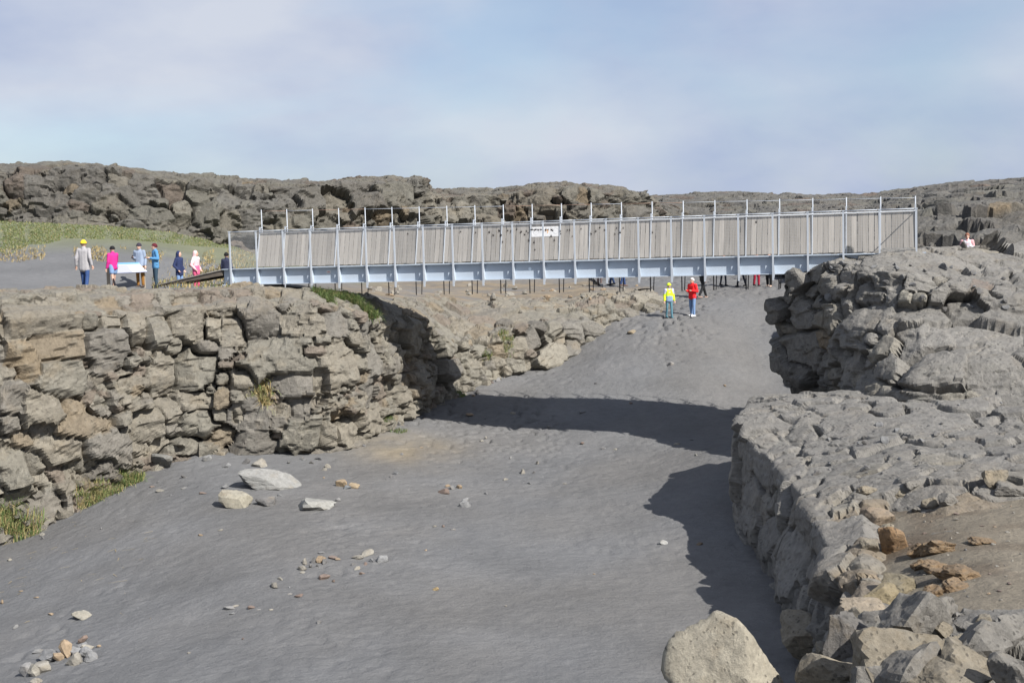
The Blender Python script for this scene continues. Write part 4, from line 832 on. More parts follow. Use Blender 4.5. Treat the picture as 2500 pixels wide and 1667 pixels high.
for i, (x, y, w, h, n) in enumerate([(790, 722, 60, 0.42, 330), (835, 730, 70, 0.45, 380), (880, 748, 60, 0.45, 330), (905, 775, 40, 0.5, 220)]):
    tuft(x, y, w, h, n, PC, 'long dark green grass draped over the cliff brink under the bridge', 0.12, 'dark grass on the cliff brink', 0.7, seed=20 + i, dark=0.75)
# dune grass: nobody could count it
def field(name, n, region, names, hr, straw, seed, lean=0.5, dens=None):
    r = np.random.default_rng(seed); P = []; tries = 0
    while len(P) < n and tries < 12:
        tries += 1; m = int(n * 1.5); px = r.uniform(region[0], region[2], m); py = r.uniform(region[1], region[3], m)
        ok = r.random(m) < dens(px, py) if dens is not None else np.ones(m, bool)
        for x, y in zip(px[ok], py[ok]):
            h = cast(names, x, y)
            if h is not None: P.append(np.array(h[0]))
            if len(P) >= n: break
    cf = lambda i: ((STR if r.random() < straw else GRN)[r.integers(3)] * r.uniform(0.8, 1.25), (STR if r.random() < straw else GRN)[r.integers(3)] * r.uniform(1.0, 1.5))
    V, Fq, T = blades(len(P), lambda i: (P[i] - np.array([0, 0, 0.02]), None), lambda i: r.uniform(*hr), cf, r, lean, 0.016 if lean < 1.4 else 0.007, 0.6 if lean < 1.4 else 0.05)
    return tag(link(name, mesh_np(name, V, Fq, M_GRASS, False, T)), None, None, None, 'stuff')
def n2(x, y, s, sd): return vnoise(np.stack([np.asarray(x) / s, np.asarray(y) / s, np.full(np.shape(x), 0.5)], -1), sd)
def dune_d(x, y):
    top = 538 + np.maximum(0, x - 300) * 0.17; lo = 588 + 20 * n2(x, y, 90, 5) + np.maximum(0, x - 330) * 0.08
    lo = np.where(x < 95, np.maximum(lo, 625 - np.abs(x - 20) * 0.5), lo)
    return ((y > top) & (y < lo)) * 0.9 * (0.35 + 0.65 * (n2(x, y, 22, 6) > -0.35))
tag(field('dune_grass', 20000, (-20, 535, 640, 640), ['plateau'], (0.05, 0.15), 0.16, 5, 0.5, dune_d), 'pale green dune grass covering the sand bank below the ridge', 'grass')
def root_d(x, y):
    return ((np.abs(y - (628 - 0.00035 * (x - 430) ** 2 * np.where(x < 430, 1, -0.3) - 15 * n2(x, y, 60, 8))) < 14) & (n2(x, y, 30, 9) > -0.1)) * 1.0
tag(field('dry_grass', 2200, (180, 560, 640, 660), ['plateau'], (0.1, 0.28), 0.95, 6, 1.2, root_d), 'dry straw and exposed roots hanging along the eroded dune edge', 'grass')
tag(field('dry_grass', 700, (0, 600, 110, 665), ['plateau'], (0.1, 0.25), 0.95, 8, 1.2, lambda x, y: (np.abs(y - 625 - 12 * n2(x, y, 40, 3)) < 14) * 1.0), 'dry straw roots below the rounded grass mound', 'grass')
tag(field('sparse_grass', 1600, (370, 640, 620, 705), ['plateau'], (0.15, 0.35), 0.7, 7, 0.7, lambda x, y: np.where(y > 690 - (x - 380) * 0.25, 0.8, 0.05)), 'sparse yellowed grass on the sand behind the ramp', 'grass')
tag(field('fallen_straw', 160, (0, 1270, 420, 1560), ['sand'], (0.25, 0.6), 1.0, 12, 1.5, lambda x, y: np.where(y < 1480 - x * 0.3, 0.8, 0.1)), 'dead straw stems lying on the sand below the cliff grass', 'grass')

# ================================================================== the footbridge
ANG = 0.3076; BL = 1.1375; BW = 2.557; NBAY = 22
M_STEEL = plain('painted_steel', (0.41, 0.465, 0.53), 0.5, 0.0, 0.4, 0.13, 1.2, 0.08, 30)
M_POST = plain('galvanised_post', (0.40, 0.43, 0.47), 0.5, 0.0, 0.4, 0.10, 6.0)
M_WIRE = plain('mesh_wire', (0.34, 0.35, 0.36), 0.6, 0.0, 0.3, 0.15, 9.0)
M_SHADED = plain('shaded_steel', (0.10, 0.10, 0.11), 0.6, 0.0, 0.3, 0.2, 9.0)  # post steel darkened in colour to stand for shade
M_RUST = plain('rusty_wire', (0.30, 0.20, 0.15), 0.8, 0.0, 0.2, 0.5, 2.5)
M_LOCK = plain('padlock_metal', (0.035, 0.03, 0.03), 0.45, 0.3, 0.5, 0.3, 9.0)
M_CONC = plain('concrete', (0.42, 0.40, 0.36), 0.9, 0, 0.2, 0.15, 4.0, 0.3, 30)
M_DECK = plain('deck_wood', (0.13, 0.11, 0.09), 0.85, 0, 0.2, 0.3, 5.0)
def wood(name, c):
    m, n, l = new_mat(name); out = n.new('ShaderNodeOutputMaterial'); b = n.new('ShaderNodeBsdfPrincipled'); l.new(b.outputs[0], out.inputs[0])
    b.inputs['Roughness'].default_value = 0.85; b.inputs['Specular IOR Level'].default_value = 0.2
    tc = n.new('ShaderNodeTexCoord'); oi = n.new('ShaderNodeObjectInfo'); mp = n.new('ShaderNodeMapping'); mp.inputs['Scale'].default_value = (26, 26, 1.3)
    cx = n.new('ShaderNodeCombineXYZ'); sc_ = n.new('ShaderNodeMath'); sc_.operation = 'MULTIPLY'; l.new(oi.outputs['Random'], sc_.inputs[0]); sc_.inputs[1].default_value = 30
    l.new(sc_.outputs[0], cx.inputs[0]); l.new(cx.outputs[0], mp.inputs['Location']); l.new(tc.outputs['Object'], mp.inputs['Vector'])
    nz = n.new('ShaderNodeTexNoise'); nz.inputs['Scale'].default_value = 1.0; nz.inputs['Detail'].default_value = 6; l.new(mp.outputs[0], nz.inputs['Vector'])
    mx = n.new('ShaderNodeMix'); mx.data_type = 'RGBA'; mx.inputs['A'].default_value = (*[q * 0.55 for q in c], 1); mx.inputs['B'].default_value = (*[q * 1.35 for q in c], 1)
    l.new(nz.outputs['Fac'], mx.inputs['Factor'])
    mr = n.new('ShaderNodeMapRange'); l.new(oi.outputs['Random'], mr.inputs['Value']); mr.inputs['To Min'].default_value = 0.72; mr.inputs['To Max'].default_value = 1.12
    hs = n.new('ShaderNodeHueSaturation'); l.new(mr.outputs[0], hs.inputs['Value']); l.new(mx.outputs['Result'], hs.inputs['Color']); l.new(hs.outputs[0], b.inputs['Base Color'])
    return m
M_BOARD = wood('weathered_board', (0.31, 0.287, 0.258))
M_SIGNWOOD = wood('sign_post_wood', (0.36, 0.31, 0.24))

broot = link('footbridge', None); broot.empty_display_size = 0.5
broot.location = (-10.742, 41 * KD, 1.7 - 0.495); broot.rotation_euler = (0, -0.0052, -ANG)
tag(broot, 'pale blue steel footbridge with wire mesh and a grey board parapet spanning the canyon', 'footbridge')
XE = NBAY * BL
def ibeam(y0, y1, x0, x1, zt, zb, tf=0.03):
    m = MB(); yc = (y0 + y1) / 2
    m.abox(x0, x1, y0, y1, zt - tf, zt); m.abox(x0, x1, y0, y1, zb, zb + tf); m.abox(x0 + .002, x1 - .002, yc - 0.009, yc + 0.009, zb + tf - .001, zt - tf + .001)
    return m
g1 = ibeam(0.03, 0.37, -0.42, XE + 0.3, 0, -0.622).build('girder', M_STEEL, broot); g1['label'] = 'near pale blue girder'
g2 = ibeam(BW - 0.95, BW - 0.61, -0.42, XE + 0.3, 0, -0.622).build('girder', M_STEEL, broot)
rib = MB(); rib.prism([(0, 0.19, -0.032), (0, 0.19, -0.59), (0, 0.045, -0.59), (0, 0.045, -0.20), (0, 0.12, -0.032)], (0.018, 0, 0)); ribm = rib.mesh('stiffener', M_STEEL)
pm = MB(); pm.abox(-0.029, 0.029, -0.03, 0.026, -0.82, 1.385); pm.abox(-0.04, 0.04, -0.04, 0.035, 1.385, 1.43); postm = pm.mesh('post', M_POST)
ps = MB(); ps.abox(-0.029, 0.029, -0.03, 0.026, -0.64, 1.385); ps.abox(-0.04, 0.04, -0.04, 0.035, 1.385, 1.43); postshort = ps.mesh('post', M_POST)
gus = MB(); gus.prism([(0.02, -0.028, -0.82), (0.02, -0.028, -0.30), (0.04, -0.028, -0.36), (0.06, -0.028, -0.60), (0.06, -0.028, -0.62)], (0, 0.045, 0)); gusm = gus.mesh('gusset', M_POST)
mesh_w = MB()
for k in range(1, 22):
    x = 0.04 + (BL - 0.08) * k / 22; mesh_w.abox(x - 0.0026, x + 0.0026, -0.006, -0.001, 0.06, 1.355)
for k in range(0, 27):
    z = 0.06 + 1.295 * k / 26; mesh_w.abox(0.036, BL - 0.036, -0.001, 0.004, z - 0.0026, z + 0.0026)
meshm = mesh_w.mesh('mesh_panel', M_WIRE)
railm = MB().tube((0, 0.0, 1.405), (BL, 0.0, 1.405), 0.018, 8).mesh('rail', M_POST, True)
for i in range(NBAY + 1):
    o = link('post', postshort if i < 3 else postm, broot, (i * BL, 0, 0)); link('stiffener', ribm, broot, (i * BL - 0.009, 0, 0))
    link('gusset', gusm, o)
    if i < NBAY:
        link('mesh_panel', meshm, broot, (i * BL, 0, 0)); link('rail', railm, broot, (i * BL, 0, 0))
# deck
MB().abox(-0.4, XE + 0.3, 0.372, BW - 0.955, -0.075, -0.03).build('deck', M_DECK, broot)
MB().abox(-0.4, XE + 0.3, BW - 0.608, BW - 0.40, -0.06, -0.01).build('shadow_filler', M_DECK, broot)  # added strip, blocks the slit of light in the bridge's cast shadow
xb = MB()
for i in range(0, NBAY + 1, 2): xb.abox(i * BL - 0.04, i * BL + 0.04, 0.372, BW - 0.955, -0.24, -0.077)
xb.build('cross_beams', M_STEEL, broot)
# far parapet: raking posts, upright posts and boards
YB, YT = BW - 0.56, BW - 0.20                    # foot and head of the raked plane
ZT = 1.36
ax = np.array([0, YT - YB, ZT]); ax /= np.linalg.norm(ax); nb_ = np.array([0, ax[2], -ax[1]])
bw = BL / 6; blen = math.hypot(YT - YB, ZT) - 0.02
variants = []
for k in range(6):
    m = MB(); w = bw / 2 - rng.uniform(0.005, 0.012); m.box((0, 0, blen / 2), (w, 0, 0), (0, 0.014, 0), (0, 0, blen / 2)); variants.append(m.mesh('board', M_BOARD))
rake = math.atan2(YT - YB, ZT)
for i in range(NBAY * 6):
    o = link('board', variants[rng.integers(6)], broot, (-0.02 + (i + 0.5) * bw, YB + 0.05 + rng.uniform(-0.004, 0.004), 0.03 + rng.uniform(-0.012, 0.012)))
    o.rotation_euler = (-rake, rng.uniform(-0.006, 0.006), rng.uniform(-0.02, 0.02))
rp = MB(); rp.bar((0, YB - 0.005, -0.12), (0, YT - 0.005, ZT + 0.02), 0.034, 0.04); rpm = rp.mesh('raking_post', M_POST)
lr = MB().tube((0, YB, -1.19), (0, YB, -0.11), 0.021, 8).mesh('hanging_rod', M_SHADED, True)  # lower post ends, the shade under the deck is in their colour
lr2 = MB().tube((0, BW, -1.19), (0.03, BW, -0.60), 0.018, 8).mesh('hanging_rod', M_SHADED, True)
bk_ = MB(); bk_.bar((0, YT, ZT - 0.06), (0, YT + 0.02, ZT + 0.26), 0.05, 0.03); bk_.abox(-0.025, 0.025, YT + 0.004, BW + 0.01, ZT + 0.215, ZT + 0.25); bk_.abox(-0.02, 0.02, YT + 0.004, BW, ZT + 0.03, ZT + 0.06); bkm = bk_.mesh('bracket', M_POST)
for i in range(NBAY + 1):
    zt = 2.318 - 0.0168 * i * BL; m = MB().tube((0, BW, -0.6), (0, BW, zt), 0.019, 8)
    tp = link('tall_post', m.mesh('tall_post', M_POST, True), broot, (i * BL, 0, 0)); link('raking_post', rpm, broot, (i * BL, 0, 0)); link('bracket', bkm, tp)
    link('hanging_rod', lr, broot, (i * BL, 0, 0)); link('hanging_rod', lr2, tp)
    if i < NBAY:
        z2 = 2.318 - 0.0168 * (i + 1) * BL
        link('top_wire', MB().tube((i * BL, BW, zt - 0.06), ((i + 1) * BL, BW, z2 - 0.06), 0.008, 6).mesh('top_wire', M_RUST if i in (0, 2, 3, 9, 10, 11, 13, 14) else M_POST, True), broot)
MB().tube((-0.02, YT - 0.03, ZT + 0.03), (XE + 0.02, YT - 0.03, ZT + 0.03), 0.02, 8).build('rail', M_POST, broot, True)
MB().abox(-0.02, XE + 0.02, YT + 0.02, YT + 0.06, ZT - 0.09, ZT - 0.01).build('dark_backing', M_SHADED, broot)  # dark bar painted in for the shadow gap below the rail
MB().abox(-0.02, XE + 0.02, YB + 0.10, YB + 0.14, 0.06, 0.14).build('dark_backing', M_SHADED, broot)
MB().tube((XE, -0.005, 1.38), (XE, YT, 1.38), 0.018, 8).build('rail', M_POST, broot, True)
MB().abox(-0.35, 1.35, -0.03, BW - 0.6, -0.80, -0.625).build('abutment', M_CONC, broot)
# ramp
RX0, RX1, RZ0, RZ1 = -0.44, -3.35, -0.03, -0.56
rs = np.array([RX1 - RX0, 0, RZ1 - RZ0]); rl = np.linalg.norm(rs); ru = rs / rl; rn = np.array([-ru[2], 0, ru[0]]) * -1
ramp = link('ramp', None, broot)
for y in (0.09, BW - 0.75):
    MB().prism([(RX0, y, RZ0 - 0.03), (RX1, y, RZ1 - 0.03), (RX1, y, RZ1 - 0.06), (RX0, y, RZ0 - 0.22)], (0, 0.06, 0)).build('stringer', M_DECK, ramp)
npl = 18
for k in range(npl):
    c = np.array([RX0, 0, RZ0]) + ru * rl * (k + 0.5) / npl
    m = MB(); m.box((0, (0.05 + BW - 0.66) / 2, 0), ru * (rl / npl / 2 - 0.005), (0, (BW - 0.66 - 0.05) / 2, 0), rn * 0.018); link('plank', m.mesh('plank', M_BOARD), ramp, tuple(c))

bq = broot.rotation_euler.to_matrix(); binv = bq.inverted(); borg = Vector(broot.location)
def on_bridge(px, py, yl):
    o = binv @ (Vector(CAM) - borg); d = binv @ Vector(ray(px, py)); t = (yl - o.y) / d.y; return o + d * t
# banner on the boards
bx0, bx1 = 10 * BL + 0.03, 11 * BL - 0.03
M_WHITE = plain('banner_white', (0.62, 0.62, 0.62), 0.6, 0, 0.3, 0.03); M_GREYP = plain('print_grey', (0.42, 0.43, 0.44), 0.6, 0, 0.3, 0.05); M_ORP = plain('print_orange', (0.62, 0.30, 0.07), 0.6, 0, 0.3, 0.1); M_BRN = plain('print_brown', (0.22, 0.12, 0.06), 0.6); M_REDP = plain('print_red', (0.55, 0.08, 0.06), 0.6); M_SKYP = plain('sticker_blue', (0.70, 0.80, 0.88), 0.5)
ban = link('banner', None); ban.parent = None
ban.matrix_world = broot.matrix_basis @ Matrix.Translation(Vector(((bx0 + bx1) / 2, YB + 0.02 + (YT - YB) * 1.08 / ZT, 1.08))) @ Matrix.Rotation(-rake, 4, 'X')
tag(ban, 'white printed banner with two ring outlines and an orange emblem on the board parapet', 'banner')
hw, hh = (bx1 - bx0) / 2, 0.19
MB().abox(-hw, hw, -0.004, 0.004, -hh, hh).build('sheet', M_WHITE, ban)
def ring(cx, cz, r, w, mat, y=-0.007, a0=0, a1=360, name='ring', n=28):
    m = MB(); A = [math.radians(a0 + (a1 - a0) * k / n) for k in range(n + 1)]
    for k in range(n):
        m.prism([(cx + rr * math.cos(a), y, cz + rr * math.sin(a)) for rr, a in ((r - w, A[k]), (r + w, A[k]), (r + w, A[k + 1]), (r - w, A[k + 1]))], (0, 0.002, 0))
    return m.build(name, mat, ban)
ring(-0.36, 0.0, 0.105, 0.006, M_GREYP); ring(0.40, 0.02, 0.105, 0.006, M_GREYP)
ring(0.045, 0.0, 0.055, 0.016, M_ORP, a0=-80, a1=150, name='emblem'); MB().abox(-0.02, 0.03, -0.008, -0.006, 0.0, 0.05).build('emblem', M_BRN, ban)
tx = MB()
for k in range(26):
    x = -0.22 + (k % 9) * 0.022 + (0.0 if k < 9 else 0.001); z = 0.02 - 0.03 * (k // 9); tx.abox(x, x + 0.012, -0.007, -0.0055, z, z + 0.008)
tx.build('print', M_GREYP, ban)
# plate and sticker on the girder
def on_web(px, py):
    return on_bridge(px, py, 0.188)
p = on_web(802.5, 664); sgn = link('sign_plate', None); sgn.matrix_world = broot.matrix_basis @ Matrix.Translation(p); tag(sgn, 'small white plate with a red mark fixed to the pale blue girder', 'sign')
MB().abox(-0.085, 0.085, -0.004, 0.004, -0.06, 0.06).build('plate', M_WHITE, sgn); MB().abox(-0.05, 0.05, -0.007, -0.0045, -0.008, 0.012).build('mark', M_REDP, sgn); MB().abox(-0.06, 0.06, -0.007, -0.0045, -0.042, -0.034).build('print', M_GREYP, sgn)
p = on_web(1293.8, 656.4); stk = MB().tube((0, -0.004, 0), (0, 0.0, 0), 0.058, 20).build('sticker', M_SKYP); stk.matrix_world = broot.matrix_basis @ Matrix.Translation(p); tag(stk, 'round pale blue disc stuck on the girder web', 'sticker')
# padlocks on the mesh
lk = MB(); lk.abox(-0.03, 0.03, -0.014, 0.014, -0.055, 0.0)
for k in range(8):
    a0, a1 = math.pi * k / 8, math.pi * (k + 1) / 8
    lk.bar((0.021 * math.cos(a0), 0, 0.02 + 0.021 * math.sin(a0)), (0.021 * math.cos(a1), 0, 0.02 + 0.021 * math.sin(a1)), 0.008, 0.008, (0, 1, 0))
lk.bar((0.021, 0, -0.004), (0.021, 0, 0.02), 0.008, 0.008, (0, 1, 0)); lk.bar((-0.021, 0, -0.004), (-0.021, 0, 0.02), 0.008, 0.008, (0, 1, 0))
lockm = lk.mesh('padlock', M_LOCK)
C3 = [(15, 450), (60, 410), (75, 450), (90, 505), (132, 410), (160, 412), (155, 425), (238, 425), (270, 443), (245, 420), (285, 415), (300, 430), (207, 400), (305, 490), (350, 507), (355, 568), (515, 490), (490, 455), (565, 415), (567, 437), (662, 458), (622, 407), (640, 407), (735, 397), (815, 437), (855, 415), (888, 385), (928, 405), (1010, 440), (1027, 390), (1080, 390), (1055, 425), (1320, 425), (2170, 340),
      (325, 404), (335, 402), (352, 405), (365, 402), (383, 403), (400, 402), (412, 403), (445, 401), (465, 402), (490, 402), (500, 408)]
C2 = [(1530, 370), (1963, 352), (2087, 360), (2200, 355), (2228, 382), (2278, 345), (2295, 380), (2307, 437)]
for x, y in [(1200 + a / 3.36, 440 + b / 3.36) for a, b in C3] + [(540 + a / 3.36, 460 + b / 3.36) for a, b in C2]:
    p = on_bridge(x, y, -0.022); o = link('padlock', lockm); o.matrix_world = broot.matrix_basis @ Matrix.Translation(p) @ Matrix.Rotation(rng.uniform(-0.4, 0.4), 4, 'Y') @ Matrix.Scale(rng.uniform(0.6, 1.0), 4)
    tag(o, 'small dark padlock hooked on the wire mesh of the footbridge', 'padlock', 'padlocks on the bridge mesh')

# ================================================================== information board
ib = link('information_board', None); b0 = np.array(cast(['plateau'], 266, 706)[0]); b1 = np.array(cast(['plateau'], 352, 702)[0])
ib.location = b0; iv = b1 - b0; ilen = math.hypot(iv[0], iv[1]); ib.rotation_euler = (0, 0, math.atan2(iv[1], iv[0]))
tag(ib, 'slanted white information board with a blue stripe between two wooden posts', 'information board')
for x in (0.0, ilen):
    zz = 0.0 if x == 0 else iv[2]
    m = MB(); m.abox(x - 0.05, x + 0.05, -0.05, 0.05, zz - 0.25, 0.98 + iv[2] * 0.5); m.prism([(x - 0.05, -0.06, 0.6), (x - 0.05, -0.052, 0.98), (x - 0.05, -0.052, 0.6)], (0.1, 0, 0)); m.build('post', M_SIGNWOOD, ib)
M_BLUEP = plain('print_blue', (0.14, 0.32, 0.56), 0.5, 0, 0.4, 0.05); M_PALEP = plain('print_pale', (0.36, 0.37, 0.39), 0.5, 0, 0.4, 0.08, 20.0); M_PANEL = plain('panel_white', (0.56, 0.58, 0.61), 0.45, 0, 0.4, 0.03); M_NAVYP = plain('print_navy', (0.08, 0.10, 0.25), 0.5)
tilt = math.radians(38); bd = MB(); cz = 0.80; ca, sa = math.cos(tilt), math.sin(tilt); H2 = 0.26
A_ = np.array([0, sa, ca]); N_ = np.array([0, -ca, sa])
def panel(x0, x1, v0, v1, off, th, name, mat, par):
    m = MB(); m.box(np.array([(x0 + x1) / 2, -0.04, cz]) + A_ * (v0 + v1) / 2 + N_ * off, ((x1 - x0) / 2, 0, 0), A_ * (v1 - v0) / 2, N_ * th); return m.build(name, mat, par)
pn = panel(0.055, ilen - 0.055, -H2, H2, 0, 0.012, 'panel', M_PANEL, ib)
panel(0.06, ilen - 0.06, H2 * 0.66, H2 * 0.99, 0.0155, 0.002, 'title_stripe', M_BLUEP, pn); panel(0.22, ilen * 0.55, -H2 * 0.85, H2 * 0.55, 0.0155, 0.002, 'map_print', M_PALEP, pn); panel(0.06, ilen - 0.06, -H2 * 0.99, -H2 * 0.92, 0.0155, 0.002, 'lower_stripe', M_NAVYP, pn); panel(ilen - 0.22, ilen - 0.14, H2 * 0.74, H2 * 0.92, 0.019, 0.001, 'logo', M_PANEL, pn)

# ================================================================== people
def shell(caps, ells, voxel, name, mat, smooth_it=4):
    """closed tapered capsules and ellipsoids fused into one skin"""
    V = []; Fc = []; n = 12
    def sweep(rings):
        b = len(V)
        for c, e1, e2, r in rings:
            for k in range(n):
                a = 2 * math.pi * k / n; V.append(c + (e1 * math.cos(a) + e2 * math.sin(a)) * r)
        for i in range(len(rings) - 1):
            for k in range(n):
                j = (k + 1) % n; Fc.append((b + i * n + k, b + i * n + j, b + (i + 1) * n + j, b + (i + 1) * n + k))
        Fc.append(tuple(b + k for k in range(n))[::-1]); Fc.append(tuple(b + (len(rings) - 1) * n + k for k in range(n)))
    for p, q, r1, r2 in caps:
        p = np.array(p, float); q = np.array(q, float); a = q - p; L = np.linalg.norm(a)
        a = a / L if L > 1e-6 else np.array([0, 0, 1.0]); h = np.array([1.0, 0, 0]) if abs(a[0]) < 0.8 else np.array([0, 1.0, 0]); e1 = np.cross(a, h); e1 /= np.linalg.norm(e1); e2 = np.cross(a, e1)
        rings = [(p - a * r1 * math.cos(t), e1, e2, max(1e-3, r1 * math.sin(t))) for t in (0.15, 0.5, 0.9, 1.3)] + [(q + a * r2 * math.sin(t), e1, e2, max(1e-3, r2 * math.cos(t))) for t in (0.27, 0.67, 1.07, 1.42)]
        sweep(rings)
    for c, rad in ells:
        c = np.array(c, float); b = len(V); m = 10
        sweep([(c + np.array([0, 0, -rad[2] * math.cos(t)]), np.array([rad[0], 0, 0]), np.array([0, rad[1], 0]), max(0.02, math.sin(t))) for t in np.linspace(0.08, math.pi - 0.08, m)])
    me = bpy.data.meshes.new('tmp'); me.from_pydata([tuple(v) for v in V], [], Fc); me.update()
    ob = bpy.data.objects.new('tmp', me); col.objects.link(ob)
    rm = ob.modifiers.new('r', 'REMESH'); rm.mode = 'VOXEL'; rm.voxel_size = voxel
    sm = ob.modifiers.new('s', 'SMOOTH'); sm.iterations = smooth_it; sm.factor = 0.5
    dg = bpy.context.evaluated_depsgraph_get(); out = bpy.data.meshes.new_from_object(ob.evaluated_get(dg)); out.name = name
    bpy.data.objects.remove(ob); bpy.data.meshes.remove(me)
    out.materials.clear(); out.materials.append(mat); out.polygons.foreach_set('use_smooth', np.ones(len(out.polygons), bool))
    return out

CM = {}
def cloth(c, rough=0.85):
    k = tuple(round(v, 3) for v in c)
    if k not in CM: CM[k] = plain('cloth_%d' % len(CM), c, rough, 0, 0.25, 0.16, 9.0, 0.5, 22.0)
    return CM[k]
M_SKIN = plain('skin', (0.52, 0.33, 0.25), 0.6, 0, 0.35, 0.06, 12.0); M_EYE = plain('eye_dark', (0.03, 0.025, 0.02), 0.4); M_LIP = plain('lip', (0.40, 0.17, 0.15), 0.5)
ARM = {'down': ((0.06, 0.02, -0.29), (0.08, -0.06, -0.55)), 'swing': ((0.07, 0.08, -0.28), (0.10, 0.02, -0.53)), 'bent': ((0.07, 0.03, -0.28), (-0.03, -0.24, -0.24)), 'phone': ((0.07, -0.02, -0.28), (0.0, -0.27, -0.10)), 'pocket': ((0.10, 0.07, -0.28), (0.03, -0.10, -0.48)), 'raise': ((0.06, -0.10, -0.26), (0.02, -0.32, -0.06))}
def person(px, py, H, yaw, label, jacket, trousers, shoes, arms=('down', 'down'), stride=0.0, hat=None, hair=None, hood=None, surf_names=('sand', 'plateau'), head_yaw=0.0, skirt=None, hem=None, yoke=None, long=0.0, phone=None, zfix=None, collar=True, pants_r=1.0, at=None, sit=False, fall=45.2):
    if at is not None: base = Vector(at)
    else:
        h = cast(surf_names, px, py)
        if h is not None and h[3] < 75: base = h[0]
        else:
            q = W(px, py, fall); base = Vector((q[0], q[1], drop(surf_names, q[0], q[1])))
    k = H / 1.75; root = link('person', None, None, base); root.rotation_euler = (0, 0, math.radians(yaw)); root.empty_display_size = 0.2
    tag(root, label, 'person', None)
    P = lambda *v: np.array(v) * k
    hip = [P(0.095 * s, 0, 0.92) for s in (1, -1)]; ank = []; knee = []
    for s, ph in ((1, 1), (-1, -1)):
        f = stride * ph
        knee.append(P(0.105 * s, -0.10 * f - 0.02, 0.50)); ank.append(P(0.11 * s, -0.26 * f + 0.02 * (f < 0), 0.085 + (0.03 if f < 0 else 0)))
    if sit:
        drop_ = P(0, 0, 0.72); hip = [h_ - drop_ for h_ in hip]; knee = [P(0.13 * s, -0.38, 0.42) for s in (1, -1)]; ank = [P(0.13 * s, -0.62, 0.07) for s in (1, -1)]
    dz = -0.72 if sit else 0.0
    Z = lambda x, y, z: P(x, y, z + dz)
    sh = [Z(0.185 * s, 0, 1.42) for s in (1, -1)]; el = []; wr = []
    for i, s in ((0, 1), (1, -1)):
        e, w = ARM[arms[i]]; el.append(sh[i] + P(e[0] * s, e[1], e[2])); wr.append(sh[i] + P(w[0] * s, w[1], w[2]))
    hc = Z(0, -0.015, 1.625); cy_, sy_ = math.cos(math.radians(head_yaw)), math.sin(math.radians(head_yaw)); HD = lambda x, y, z: hc + P(x * cy_ - y * sy_, x * sy_ + y * cy_, z)
    # one continuous body
    caps = [(Z(0, 0.0, 1.44), Z(0, -0.01, 1.56), 0.055 * k, 0.05 * k), (Z(0, 0, 0.98), Z(0, 0, 1.34), 0.085 * k, 0.085 * k)]
    for i in (0, 1):
        caps += [(Z(0.03 * (1 - 2 * i), 0, 1.38), sh[i], 0.055 * k, 0.045 * k), (sh[i], el[i], 0.048 * k, 0.038 * k), (el[i], wr[i], 0.038 * k, 0.028 * k), (hip[i], knee[i], 0.078 * k, 0.055 * k), (knee[i], ank[i], 0.055 * k, 0.036 * k), (ank[i] + P(0, 0.03, -0.05), ank[i] + P(0, -0.15, -0.055), 0.036 * k, 0.030 * k)]
        d = wr[i] - el[i]; d = d / np.linalg.norm(d); s = 1 - 2 * i; sd = np.cross(d, np.array([0, 0, 1.0])); sd = np.array([1.0, 0, 0]) if np.linalg.norm(sd) < 0.4 else sd / np.linalg.norm(sd); nrm = np.cross(sd, d)
        pal = wr[i] + d * 0.075 * k; caps += [(wr[i], pal, 0.026 * k, 0.030 * k)]
        for fi in range(4):
            o_ = sd * (fi - 1.5) * 0.019 * k; ln = (0.036, 0.042, 0.039, 0.030)[fi] * k; b_ = pal + o_ + d * 0.008 * k; m_ = b_ + d * ln + nrm * 0.008 * k
            caps += [(b_, m_, 0.0105 * k, 0.0100 * k), (m_, m_ + d * ln * 0.7 + nrm * 0.018 * k, 0.0100 * k, 0.0085 * k)]
        t0 = wr[i] + d * 0.03 * k + sd * 0.026 * k * s; caps += [(t0, t0 + d * 0.04 * k + sd * 0.026 * k * s, 0.012 * k, 0.011 * k), (t0 + d * 0.04 * k + sd * 0.026 * k * s, t0 + d * 0.07 * k + sd * 0.03 * k * s, 0.011 * k, 0.009 * k)]
    caps += [(HD(0, -0.09, 0.015), HD(0, -0.118, -0.02), 0.010 * k, 0.016 * k)] + [(HD(0.083 * s, 0.0, 0.02), HD(0.083 * s, 0.008, -0.015), 0.017 * k, 0.014 * k) for s in (1, -1)]
    ells = [(hc, (0.083 * k, 0.102 * k, 0.122 * k)), (HD(0, -0.035, -0.065), (0.058 * k, 0.06 * k, 0.06 * k))]
    body = link('body', shell(caps, ells, 0.0135 * k, 'body', M_SKIN, 2), root)
    ey = MB()
    for s in (1, -1):
        c = HD(0.032 * s, -0.092, 0.012); ey.box(c, P(0.013, 0, 0), P(0, 0.008, 0), P(0, 0, 0.006))
    ey.build('eyes', M_EYE, body); MB().box(HD(0, -0.092, -0.068), P(0.022, 0, 0), P(0, 0.008, 0), P(0, 0, 0.006)).build('mouth', M_LIP, body)
    # clothes
    t = [(hip[i], knee[i], 0.100 * k * pants_r, 0.074 * k * pants_r) for i in (0, 1)] + [(knee[i], ank[i] + P(0, 0, 0.03), 0.074 * k * pants_r, 0.062 * k * pants_r) for i in (0, 1)] + [(hip[0], hip[1], 0.10 * k, 0.10 * k), (Z(0.05, 0.01, 0.93), Z(0.05, 0, 1.02), 0.10 * k, 0.11 * k), (Z(-0.05, 0.01, 0.93), Z(-0.05, 0, 1.02), 0.10 * k, 0.11 * k)]
    link('trousers', shell(t, [], 0.020 * k, 'trousers', cloth(trousers), 4), root)
